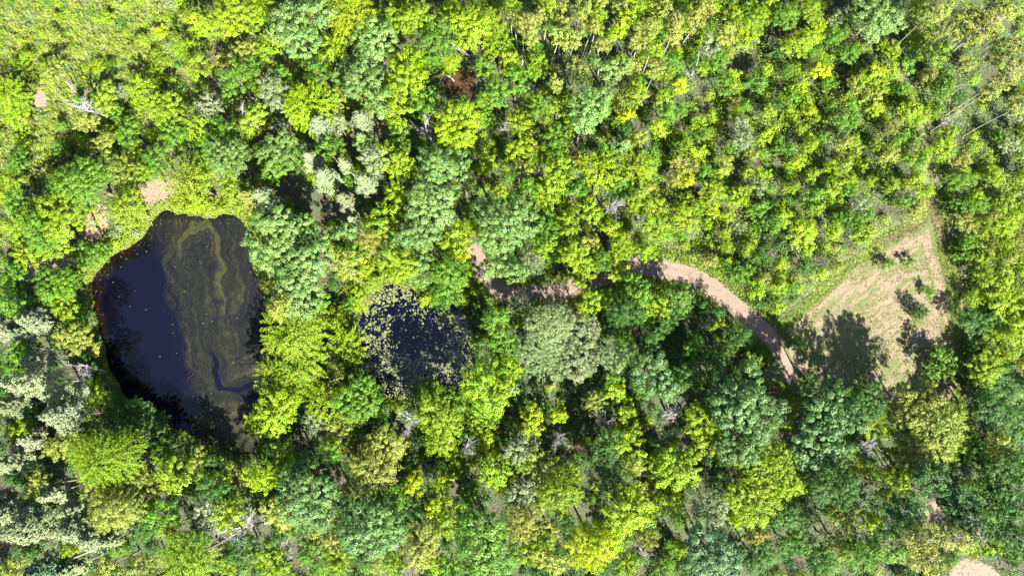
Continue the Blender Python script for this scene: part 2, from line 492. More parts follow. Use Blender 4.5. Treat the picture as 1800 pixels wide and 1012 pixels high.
# water sheets
def water(name, Q, mat, step, film=False):
    lo = Q.min(0) - 1.0; hi = Q.max(0) + 1.0
    x = np.arange(lo[0], hi[0], step); y = np.arange(lo[1], hi[1], step)
    X, Y = np.meshgrid(x, y); P = np.stack([X.ravel(), Y.ravel()], 1)
    d = sdist(P, Q)
    n = len(x); i = (np.arange(len(y) - 1)[:, None] * n + np.arange(n - 1)[None]).ravel()
    F = np.stack([i, i + 1, i + n + 1, i + n], 1)
    F = F[(d[F] < 0.9).all(1)]
    used = np.unique(F); mp = np.full(len(P), -1); mp[used] = np.arange(len(used))
    P = P[used]; d = d[used]; F = mp[F]
    va = {}
    w = fbm(P[:, 0] * 0.6, P[:, 1] * 0.6) - 0.5
    if film:
        px, py = pix(P[:, 0], P[:, 1], -0.45)
        pp = np.stack([px, py], 1)
        edge = smooth_poly(np.array([(262, 395), (285, 470), (300, 530), (312, 590), (322, 640), (335, 700), (343, 735), (335, 770)], float), 2, False)
        ex = np.interp(py, edge[:, 1], edge[:, 0])
        wx = 30 * (fbm(P[:, 0] * 0.16, P[:, 1] * 0.16 + 3, 3) - 0.5); wy = 30 * (fbm(P[:, 0] * 0.16 + 31, P[:, 1] * 0.16, 3) - 0.5)
        wx2 = 9 * (fbm(P[:, 0] * 0.8 + 5, P[:, 1] * 0.8, 3) - 0.5)
        wx3 = 26 * (fbm(P[:, 0] * 0.38 + 15, P[:, 1] * 0.38, 4) - 0.5); wy3 = 26 * (fbm(P[:, 0] * 0.38 + 75, P[:, 1] * 0.38 + 8, 4) - 0.5)
        q = pp + np.stack([wx + wx2 + wx3, wy - wx2 + wy3], 1)
        core = smooth_poly(np.array([(356, 432), (352, 490), (356, 560), (366, 620), (380, 660), (398, 690), (440, 682), (480, 668)], float), 2, False)
        dd, al = ldist(q, core)
        side = np.sign(q[:, 0] - np.interp(q[:, 1], core[:, 1][:40], core[:, 0][:40]))
        st = fbm(dd * 0.16 + 7 * side, al * 0.012 + 3 * side, 4)
        st2 = fbm(dd * 0.5 + 3 * side, al * 0.02 + 11, 3)
        band = np.exp(-((dd - 34) / 10) ** 2) * (0.55 + 0.9 * (st - 0.35)) * np.where(side > 0, 1.0, 0.45 + 0.55 * sstep(470, 420, py))
        band = np.where(py > 715, 0, band)
        low = sstep(705, 735, q[:, 1]) * (0.35 + 0.5 * st)
        ring = np.exp(-((dd - 62) / 9) ** 2) * 0.45 * st
        filmv = np.clip(0.36 + band * 0.75 + 0.5 * ring + low + 0.95 * (st2 - 0.5) + 0.6 * (st - 0.5) + 0.5 * (fbm(P[:, 0] * 2.2, P[:, 1] * 2.2, 3) - 0.5), 0, 1)
        cover = sstep(-12, 30, px - ex + 2.2 * wx2 + 30 * (st2 - 0.5)) * (0.85 + 0.3 * st2)
        inner = sstep(9, 3, dd - 6 * (st - 0.5)) * sstep(600, 640, q[:, 1])
        cover = cover * (1 - inner)
        lines = sstep(0.05, 0.0, np.abs(st - 0.52)) * 0.75
        cover = cover * (1 - lines * sstep(0.4, 0.6, st2 + 0.1))
        cover *= sstep(372, 392, py + 0.2 * wx)
        va['film'] = filmv; va['cover'] = np.clip(cover, 0, 1)
        va['shallow'] = sstep(-2.4, 0.3, d + 3.4 * w) * sstep(420, 240, px) * sstep(650, 540, py)
    else:
        va['shallow'] = sstep(-1.0, 0.0, d + w)
    me = mesh_np(name, np.column_stack([P, np.full(len(P), -0.45)]), F, mat, True, None, va)
    return tag(link(bpy.data.objects.new(name, me)), kind='structure')

water('pond_water', POND, water_mat('dark_pond_water', (0.0008, 0.0008, 0.0030), (0.0051, 0.0025, 0.0011), True), 0.16, True)
water('lily_pond_water', LILY, water_mat('lily_pond_water', (0.0003, 0.0005, 0.0032), (0.0014, 0.0011, 0.0011)), 0.4)
pool_w = water('pool_water', POOL, water_mat('muddy_water', (0.0340, 0.0190, 0.0095), (0.0204, 0.0116, 0.0061)), 0.4)

# dirt track with two wheel ruts
def strip(name, L, half, mat, z0=0.006, rut=0.05):
    T = nrm(np.gradient(L, axis=0)); Nn = np.stack([-T[:, 1], T[:, 0]], 1)
    s = np.concatenate([[0], np.cumsum(np.hypot(*np.diff(L, axis=0).T))])
    ss = np.arange(0, s[-1], 0.35)
    C = np.stack([np.interp(ss, s, L[:, 0]), np.interp(ss, s, L[:, 1])], 1)
    Nn = nrm(np.stack([np.interp(ss, s, Nn[:, 0]), np.interp(ss, s, Nn[:, 1])], 1))
    u = np.linspace(-1, 1, 15)
    hw = half * (1 + 0.6 * (fbm(ss * 0.35, ss * 0 + 2) - 0.5) * 2)
    hw2 = half * (1 + 0.6 * (fbm(ss * 0.35 + 50, ss * 0 + 2) - 0.5) * 2)
    H = np.where(u[None] < 0, hw[:, None], hw2[:, None]) * u[None]
    P = C[:, None] + Nn[:, None] * H[..., None]
    z = z0 + rut * (1 - np.exp(-((np.abs(u) - 0.48) / 0.18) ** 2)) * (1 - np.abs(u) ** 8)
    V = np.concatenate([P, np.broadcast_to(z[None, :, None], (*P.shape[:2], 1))], 2).reshape(-1, 3)
    n = len(u); i = (np.arange(len(ss) - 1)[:, None] * n + np.arange(n - 1)[None]).ravel()
    F = np.stack([i, i + 1, i + n + 1, i + n], 1)
    verge = np.broadcast_to((np.abs(u) ** 5 * 0.9 + 0.33 * np.exp(-(u / 0.16) ** 2))[None], (len(ss), n)).ravel()
    me = mesh_np(name, V, F, mat, True, None, {'verge': verge})
    return tag(link(bpy.data.objects.new(name, me)), kind='structure')

DIRT = track_mat()
strip('dirt_track', TRACK, 1.95, DIRT)

# mown clearing
lo = CLEAR.min(0) - 1; hi = CLEAR.max(0) + 1
x = np.arange(lo[0], hi[0], 0.2); y = np.arange(lo[1], hi[1], 0.2)
X, Y = np.meshgrid(x, y); P = np.stack([X.ravel(), Y.ravel()], 1)
d = sdist(P, CLEAR); n = len(x)
i = (np.arange(len(y) - 1)[:, None] * n + np.arange(n - 1)[None]).ravel()
F = np.stack([i, i + 1, i + n + 1, i + n], 1); F = F[(d[F] < 0.05 + 0.4 * 0).all(1)]
used = np.unique(F); mp = np.full(len(P), -1); mp[used] = np.arange(len(used)); P = P[used]; d = d[used]; F = mp[F]
wv = fbm(P[:, 0] * 0.2, P[:, 1] * 0.2, 3)
rr = np.linalg.norm(P - np.array(at(1790, 820)), axis=1)           # mower passes swing round the field
v_edge = -d + 1.2 * wv
turn = sstep(6.0, 9.0, -d)
ph = np.where(-d < 3.5, v_edge, rr * 1.0 + 4.0 * wv)
streak = fbm(ph * 2.6, P[:, 0] * 0.22 + P[:, 1] * 0.2, 4)
rowz = 0.035 * streak
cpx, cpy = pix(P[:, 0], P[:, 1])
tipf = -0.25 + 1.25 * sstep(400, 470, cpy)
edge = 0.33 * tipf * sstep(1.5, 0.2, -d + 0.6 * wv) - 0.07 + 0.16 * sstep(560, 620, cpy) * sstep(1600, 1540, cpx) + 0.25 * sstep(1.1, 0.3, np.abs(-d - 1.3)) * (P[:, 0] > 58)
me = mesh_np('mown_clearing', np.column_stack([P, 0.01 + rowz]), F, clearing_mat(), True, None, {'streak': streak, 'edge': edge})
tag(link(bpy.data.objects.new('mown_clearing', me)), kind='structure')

# ------------------------------------------------------------------ tree builders
def lobes(rng, R, hz, n, inner=0.58, lr=0.44, zmin=-0.35):
    k = np.arange(n) + 0.5
    z = 1 - (1 - zmin) * k / n
    a = k * 2.39996 + rng.uniform(0, 6.28)
    s = np.sqrt(np.maximum(1 - z * z, 0))
    D = np.stack([np.cos(a) * s, np.sin(a) * s, z], 1)
    q = inner * rng.uniform(0.8, 1.22, n)
    C = D * q[:, None] * np.array([R, R, hz])
    C += rng.normal(size=(n, 3)) * 0.13 * R
    C[:, :2] *= np.array([rng.uniform(0.85, 1.15), rng.uniform(0.85, 1.15)])
    r = R * lr * rng.uniform(0.55, 1.2, n)
    return C, r

def clump_points(rng, C, r, hz_ratio, sep, keep=0.82, tries=None):
    """points on the outside of the lobes, at least sep apart"""
    pts = []; nor = []
    A = 4 * math.pi * (r ** 2).sum()
    m = int(tries or A / (sep * sep) * 2.2)
    w = r ** 2 / (r ** 2).sum()
    li = rng.choice(len(C), m, p=w)
    D = nrm(rng.normal(size=(m, 3))); D[:, 2] = np.where(D[:, 2] < -0.35, -D[:, 2], D[:, 2])
    Q = C[li] + D * r[li][:, None] * np.array([1, 1, hz_ratio])
    inn = np.zeros(m, bool)
    for c, rr in zip(C, r):
        inn |= np.linalg.norm((Q - c) / np.array([1, 1, hz_ratio]), axis=1) < rr * keep
    inn[rng.random(m) < 0.12] = False
    Q = Q[~inn]; D = D[~inn]
    alive = np.ones(len(Q), bool); oi = []
    for j in range(len(Q)):
        if alive[j]:
            oi.append(j)
            alive[j:] &= ((Q[j:] - Q[j]) ** 2).sum(1) > sep * sep
    return Q[oi], D[oi]

def crown_broad(rng, R, hz, nl, sep, cr, per, L, W, flat=0.6, spread=0.35, lr=0.44, zmin=-0.35, stretch=0.0):
    C, r = lobes(rng, R, hz, nl, lr=lr, zmin=zmin)
    P, D = clump_points(rng, C, r, hz / R, sep)
    P = P + D * rng.normal(0.0, 0.22, (len(P), 1)) * min(1.0, R / 2.2)
    n = len(P)
    rad = cr * rng.uniform(0.5, 1.35, n)
    idx = np.repeat(np.arange(n), per)
    u = nrm(rng.normal(size=(n * per, 3))); u[:, 2] = np.abs(u[:, 2]) * np.where(rng.random(n * per) < 0.75, 1, -1)
    q = rng.uniform(0.45, 1.0, n * per) ** 0.6
    off = u * (q * rad[idx])[:, None]; off[:, 2] *= flat
    if stretch:
        Dx = nrm(D + nrm(P * np.array([1, 1, 0.2])) * 0.7)
        off += Dx[idx] * (off * Dx[idx]).sum(1, keepdims=True) * stretch
    Cc = P[idx] + off
    Nn = 0.75 * u + 0.45 * D[idx] + np.array([0, 0, 0.45]) + spread * rng.normal(size=(n * per, 3))
    V = leaves(Cc, Nn, L, W, rng)
    tone = np.clip(rng.normal(0.5, 0.22, n), 0, 1)[idx]
    return V, rng.random(n * per), tone, C

def crown_frond(rng, R, hz, nl, sep, per, L, W, fl):
    C, r = lobes(rng, R, hz, nl)
    P, D = clump_points(rng, C, r, hz / R, sep)
    n = len(P)
    Hd = D.copy(); Hd += nrm(P * np.array([1, 1, 0.3])) * 0.9; Hd[:, 2] = np.clip(Hd[:, 2], -0.1, 0.55)
    Hd = nrm(Hd)
    ln = fl * rng.uniform(0.7, 1.25, n)
    idx = np.repeat(np.arange(n), per)
    s = rng.uniform(-0.45, 0.75, n * per)
    Cc = P[idx] + Hd[idx] * (s * ln[idx])[:, None]
    Cc[:, 2] -= 0.28 * np.maximum(s, 0) ** 2 * ln[idx]
    wd = 0.15 * (1 - 0.6 * np.abs(s))
    Cc += rng.normal(size=(n * per, 3)) * wd[:, None]
    Nn = np.array([0, 0, 0.9]) + 0.35 * Hd[idx] + 0.4 * rng.normal(size=(n * per, 3))
    V = leaves(Cc, Nn, L, W, rng)
    tone = np.clip(rng.normal(0.5, 0.2, n), 0, 1)[idx]
    return V, rng.random(n * per), tone, C

def crown_conifer(rng, R, depth, nb, per, L, W, top=0.12, sparse=False):
    """whorled boughs from the stem; z from 0 (lowest bough) to depth"""
    Vs = []; ts = []; br = []
    for b in range(nb):
        f = (b + rng.uniform(0, 0.8)) / nb
        z = depth * f
        ln = R * ((1 - f) ** 0.75 * (1 - top) + top) * rng.uniform(0.7, 1.15)
        if sparse: ln = R * (1 - 0.6 * abs(f - 0.55)) * rng.uniform(0.45, 1.15) * (1 if f < 0.85 else 0.6)
        a = b * 2.39996 + rng.uniform(-0.4, 0.4)
        up = 0.12 + 0.5 * f if not sparse else rng.uniform(0.1, 0.6)
        d = np.array([math.cos(a), math.sin(a), up]); d /= np.linalg.norm(d)
        pn = np.array([-math.sin(a), math.cos(a), 0])
        m = max(8, int(per * ln / R))
        s = rng.uniform(0.12 if not sparse else 0.4, 1.0, m) ** 0.75
        lat = rng.normal(size=m) * 0.2 * ln * (1.05 - s * 0.6)
        c = np.array([0, 0, z]) + d * (s * ln)[:, None] + pn * lat[:, None]
        c[:, 2] += 0.10 * ln * np.sin(s * 3) - 0.2 * np.abs(lat) + rng.normal(size=m) * 0.10
        dirn = d[None] + pn * np.sign(lat)[:, None] * 0.8 + np.array([0, 0, 0.25])
        Nn = np.array([0, 0, 0.8]) + 0.5 * d + 0.55 * rng.normal(size=(m, 3))
        Vs.append(leaves(c, Nn, L, W, rng, dirn)); ts.append(np.full(m, np.clip(rng.normal(0.5, 0.2), 0, 1)))
        br.append((z, d, ln))
    V = np.concatenate(Vs)
    return V, rng.random(len(V)), np.concatenate(ts), br

def trunk_mesh(rng, name, mat, h, r0, targets, zc, bend=0.3, k=7):
    t = Tubes()
    zz = np.linspace(-0.3, h, 7)
    b = rng.normal(size=2) * bend
    P = np.stack([b[0] * (zz / h) ** 2, b[1] * (zz / h) ** 2, zz], 1)
    t.add(P, r0 * (1 - 0.82 * np.clip(zz / h, 0, 1)) * np.where(zz < 0.1, 1.35, 1), k)
    for c in targets:
        e = np.array(c) + np.array([0, 0, zc])
        z0 = max(h * 0.25, e[2] - 0.9 * np.hypot(e[0], e[1]) - 0.5)
        z0 = min(z0, h * 0.85)
        s = np.array([b[0] * (z0 / h) ** 2, b[1] * (z0 / h) ** 2, z0])
        mid = (s + e) / 2 + np.array([0, 0, -0.15]) + rng.normal(size=3) * 0.12
        rr = r0 * 0.42 * (1 - 0.6 * z0 / h)
        t.add(np.array([s, mid, e]), [rr, rr * 0.65, rr * 0.25], 5)
    return t.mesh(name, mat)

# library: code -> list of (R, total height, crown mesh, trunk mesh, crown z)
LIB = {}
TALLY = [0]

def reg(code, R, h, zc, data, leafmat, barkmat, r0, rng, limbs=7, bend=0.3, conif=False):
    V, rnd, tone, C = data
    V = V + np.array([0, 0, zc])
    cm = quad_mesh('crown', V, leafmat, rnd, tone)
    TALLY[0] += 2 * len(V)
    if conif:
        t = Tubes(); zz = np.linspace(-0.3, h, 8); b = rng.normal(size=2) * bend
        ax = lambda z: np.array([b[0] * (z / h) ** 2, b[1] * (z / h) ** 2, z])
        t.add(np.array([ax(z) for z in zz]), r0 * (1 - 0.85 * np.clip(zz / h, 0, 1)), 7)
        for z, d, ln in C:
            s = ax(min(z + zc, h))
            t.add(np.array([s, s + d * ln * 0.5, s + d * ln * 0.92]), [r0 * 0.22, r0 * 0.15, 0.012], 4)
        tm = t.mesh('trunk', barkmat)
    else:
        o = rng.permutation(len(C))[:limbs]
        tm = trunk_mesh(rng, 'trunk', barkmat, zc + 0.35 * R, r0, C[o], zc, bend)
    LIB.setdefault(code, []).append((R, h, cm, tm))

def build_library():
    g = np.random.default_rng
    sd = 100
    for R, h, nl, nv in ((1.3, 5.0, 6, 3), (2.1, 8.0, 9, 4), (3.0, 11.0, 13, 4), (4.2, 13.5, 18, 3)):
        for v in range(nv):
            sd += 1; rng = g(sd); hz = R * rng.uniform(0.85, 1.15)
            reg('M', R, h, h - hz * 0.95, crown_broad(rng, R, hz, nl, 0.74 if R > 1.5 else 0.52, 0.46 if R > 1.5 else 0.34, 62, 0.25, 0.165, 0.55, 0.3, stretch=(0.2, 1.1, 0.7, 1.4)[v % 4]), LEAF, BARK, 0.05 + 0.045 * R, rng)
    for R, h, nl, nv in ((2.2, 8.5, 9, 2), (3.4, 12.0, 14, 3), (4.8, 14.5, 20, 3)):
        for v in range(nv):
            sd += 1; rng = g(sd); hz = R * 0.85
            reg('O', R, h, h - hz * 0.95, crown_broad(rng, R, hz, nl, 0.9, 0.56, 84, 0.26, 0.19, 0.55, 0.25, stretch=0.3), WAXY, BARK, 0.08 + 0.05 * R, rng, 9)
    for R, h, nl, nv in ((2.1, 8.0, 8, 3), (3.4, 11.0, 12, 3), (4.6, 12.5, 16, 2)):
        for v in range(nv):
            sd += 1; rng = g(sd); hz = R * 0.8
            reg('A', R, h, h - hz * 0.95, crown_frond(rng, R, hz, nl, 0.6, 46, 0.25, 0.13, 1.0 + 0.12 * R), LEAF, BARK, 0.06 + 0.04 * R, rng, 7)
    for R, h, nb, nv in ((1.5, 8.5, 42, 3), (2.4, 12.5, 60, 4), (3.4, 14.5, 76, 3)):
        for v in range(nv):
            sd += 1; rng = g(sd); dep = R * 2.5
            reg('P', R, h, h - dep, crown_conifer(rng, R, dep, nb, 150, 0.36, 0.13), NEEDLE, PINEBARK, 0.07 + 0.04 * R, rng, conif=True, bend=0.1)
    for R, h, nl, nv in ((2.6, 8.0, 11, 2), (3.8, 10.5, 16, 3)):
        for v in range(nv):
            sd += 1; rng = g(sd); hz = R * 0.8
            reg('W', R, h, h - hz * 0.95, crown_broad(rng, R, hz, nl, 0.6, 0.42, 36, 0.25, 0.11, 0.8, 0.6), WAXY, BARK, 0.08 + 0.04 * R, rng, 10)
    for v in range(5):
        sd += 1; rng = g(sd); R = 1.55; h = 13.0; hz = 2.4
        reg('S', R, h, h - hz * 0.95, crown_broad(rng, R, hz, 7, 0.55, 0.4, 40, 0.24, 0.18, 0.8, 0.4, 0.4, -0.7, 0.4), LEAF, PALEBARK, 0.11, rng, 5, 0.9)
    for v in range(5):
        sd += 1; rng = g(sd); R = 2.9; h = 17.0; dep = 6.0
        reg('L', R, h, h - dep, crown_conifer(rng, R, dep, 46, 120, 0.36, 0.13, sparse=True), NEEDLE, PINEBARK, 0.14, rng, conif=True, bend=0.8)
    for R, nl, nv in ((0.75, 4, 3), (1.2, 6, 4), (1.8, 8, 4)):
        for v in range(nv):
            sd += 1; rng = g(sd); hz = R * rng.uniform(0.9, 1.2); h = hz * 1.7
            reg('B', R, h, hz * 0.62, crown_broad(rng, R, hz, nl, 0.44, 0.32, 40, 0.21, 0.14, 0.7, 0.35, 0.4, -0.5, 0.8), LEAF, BARK, 0.05, rng, 4, 0.15)
    for R, nv in ((1.15, 5),):           # upright sapling
        for v in range(nv):
            sd += 1; rng = g(sd); hz = 1.9; h = 4.6
            reg('J', R, h, h - hz * 0.95, crown_broad(rng, R, hz, 7, 0.44, 0.33, 40, 0.21, 0.14, 0.8, 0.4, 0.4, -0.6, 0.9), LEAF, BARK, 0.06, rng, 5, 0.2)

build_library()

def dead_meshes(seed, R, h):
    rng = np.random.default_rng(seed)
    tr = Tubes(); br = Tubes()
    zz = np.linspace(-0.3, h * 0.8, 6); b = rng.normal(size=2) * 0.4
    ax = lambda z: np.array([b[0] * (z / h) ** 2, b[1] * (z / h) ** 2, z])
    tr.add(np.array([ax(z) for z in zz]), np.linspace(0.17, 0.07, 6), 7)
    n = int(rng.integers(8, 20))
    bias = rng.normal(size=3) * np.array([0.55, 0.55, 0.1])
    for k in range(n):
        z0 = h * rng.uniform(0.35, 0.8); a = k * 2.39996 + rng.uniform(-0.9, 0.9)
        ln = R * rng.uniform(0.3, 1.15) * (1.15 - 0.4 * z0 / h); up = rng.uniform(0.35, 1.5)
        d = nrm(np.array([math.cos(a), math.sin(a), up]) + bias)
        p0 = ax(z0); p1 = p0 + d * ln * 0.5 + rng.normal(size=3) * 0.15; p2 = p1 + (d + np.array([0, 0, 0.25])) * ln * 0.6 + rng.normal(size=3) * 0.25
        br.add(np.array([p0, p1, p2]), [0.06, 0.045, 0.02], 5)
        for q in range(int(rng.integers(7, 14))):
            t = rng.uniform(0.2, 1.0); s = p0 + (p2 - p0) * t if t > 0.5 else p0 + (p1 - p0) * t * 2
            d2 = nrm(d + rng.normal(size=3) * 0.6)
            l2 = ln * rng.uniform(0.2, 0.55)
            e = s + d2 * l2
            br.add(np.array([s, s + d2 * l2 * 0.5 + rng.normal(size=3) * 0.06, e]), [0.026, 0.02, 0.01], 4)
            for w in range(3):
                d3 = nrm(d2 + rng.normal(size=3) * 0.7)
                s3 = s + (e - s) * rng.uniform(0.3, 0.95)
                br.add(np.array([s3, s3 + d3 * l2 * 0.5]), [0.018, 0.009], 3)
    return tr.mesh('trunk', DEADWOOD), br.mesh('branches', DEADWOOD)

DEADLIB = [(*dead_meshes(900 + i, 2.0, 9.0),) for i in range(8)]

# ------------------------------------------------------------------ colours of the foliage (albedo)
HUE = {'Z': (0.185, 0.235, 0.014), 'Y': (0.136, 0.197, 0.013), 'y': (0.11, 0.168, 0.013), 'g': (0.06, 0.125, 0.013), 'd': (0.031, 0.075, 0.012),
       'b': (0.08, 0.135, 0.032), 'c': (0.052, 0.10, 0.026), 'p': (0.125, 0.152, 0.076), 'o': (0.128, 0.15, 0.028), 'w': (0.105, 0.138, 0.058), 't': (0.045, 0.092, 0.038), 'r': (0.22, 0.18, 0.03)}
WORD = {'c': 'deep blue-green', 'Z': 'vivid yellow', 'Y': 'bright yellow-green', 'y': 'yellow-green', 'g': 'mid-green', 'd': 'dark green', 'b': 'blue-green', 'p': 'pale cream-green',
        'o': 'olive', 'w': 'grey-green', 't': 'deep teal', 'r': 'rusty yellow'}
KIND = {'M': ('broadleaf_tree', 'broadleaf tree', 'tree'), 'O': ('oak_tree', 'clumpy round-crowned tree', 'tree'), 'A': ('ash_tree', 'feathery tree', 'tree'),
        'P': ('pine_tree', 'conifer', 'conifer'), 'W': ('willow_tree', 'fine-leaved spreading tree', 'tree'), 'S': ('aspen_tree', 'slim pale-trunked tree', 'tree'),
        'L': ('sparse_conifer', 'bare-trunked conifer', 'conifer'), 'D': ('dead_tree', 'bare dead tree', 'dead tree'), 'B': ('shrub', 'shrub', 'shrub'),
        'J': ('sapling', 'sapling', 'sapling')}

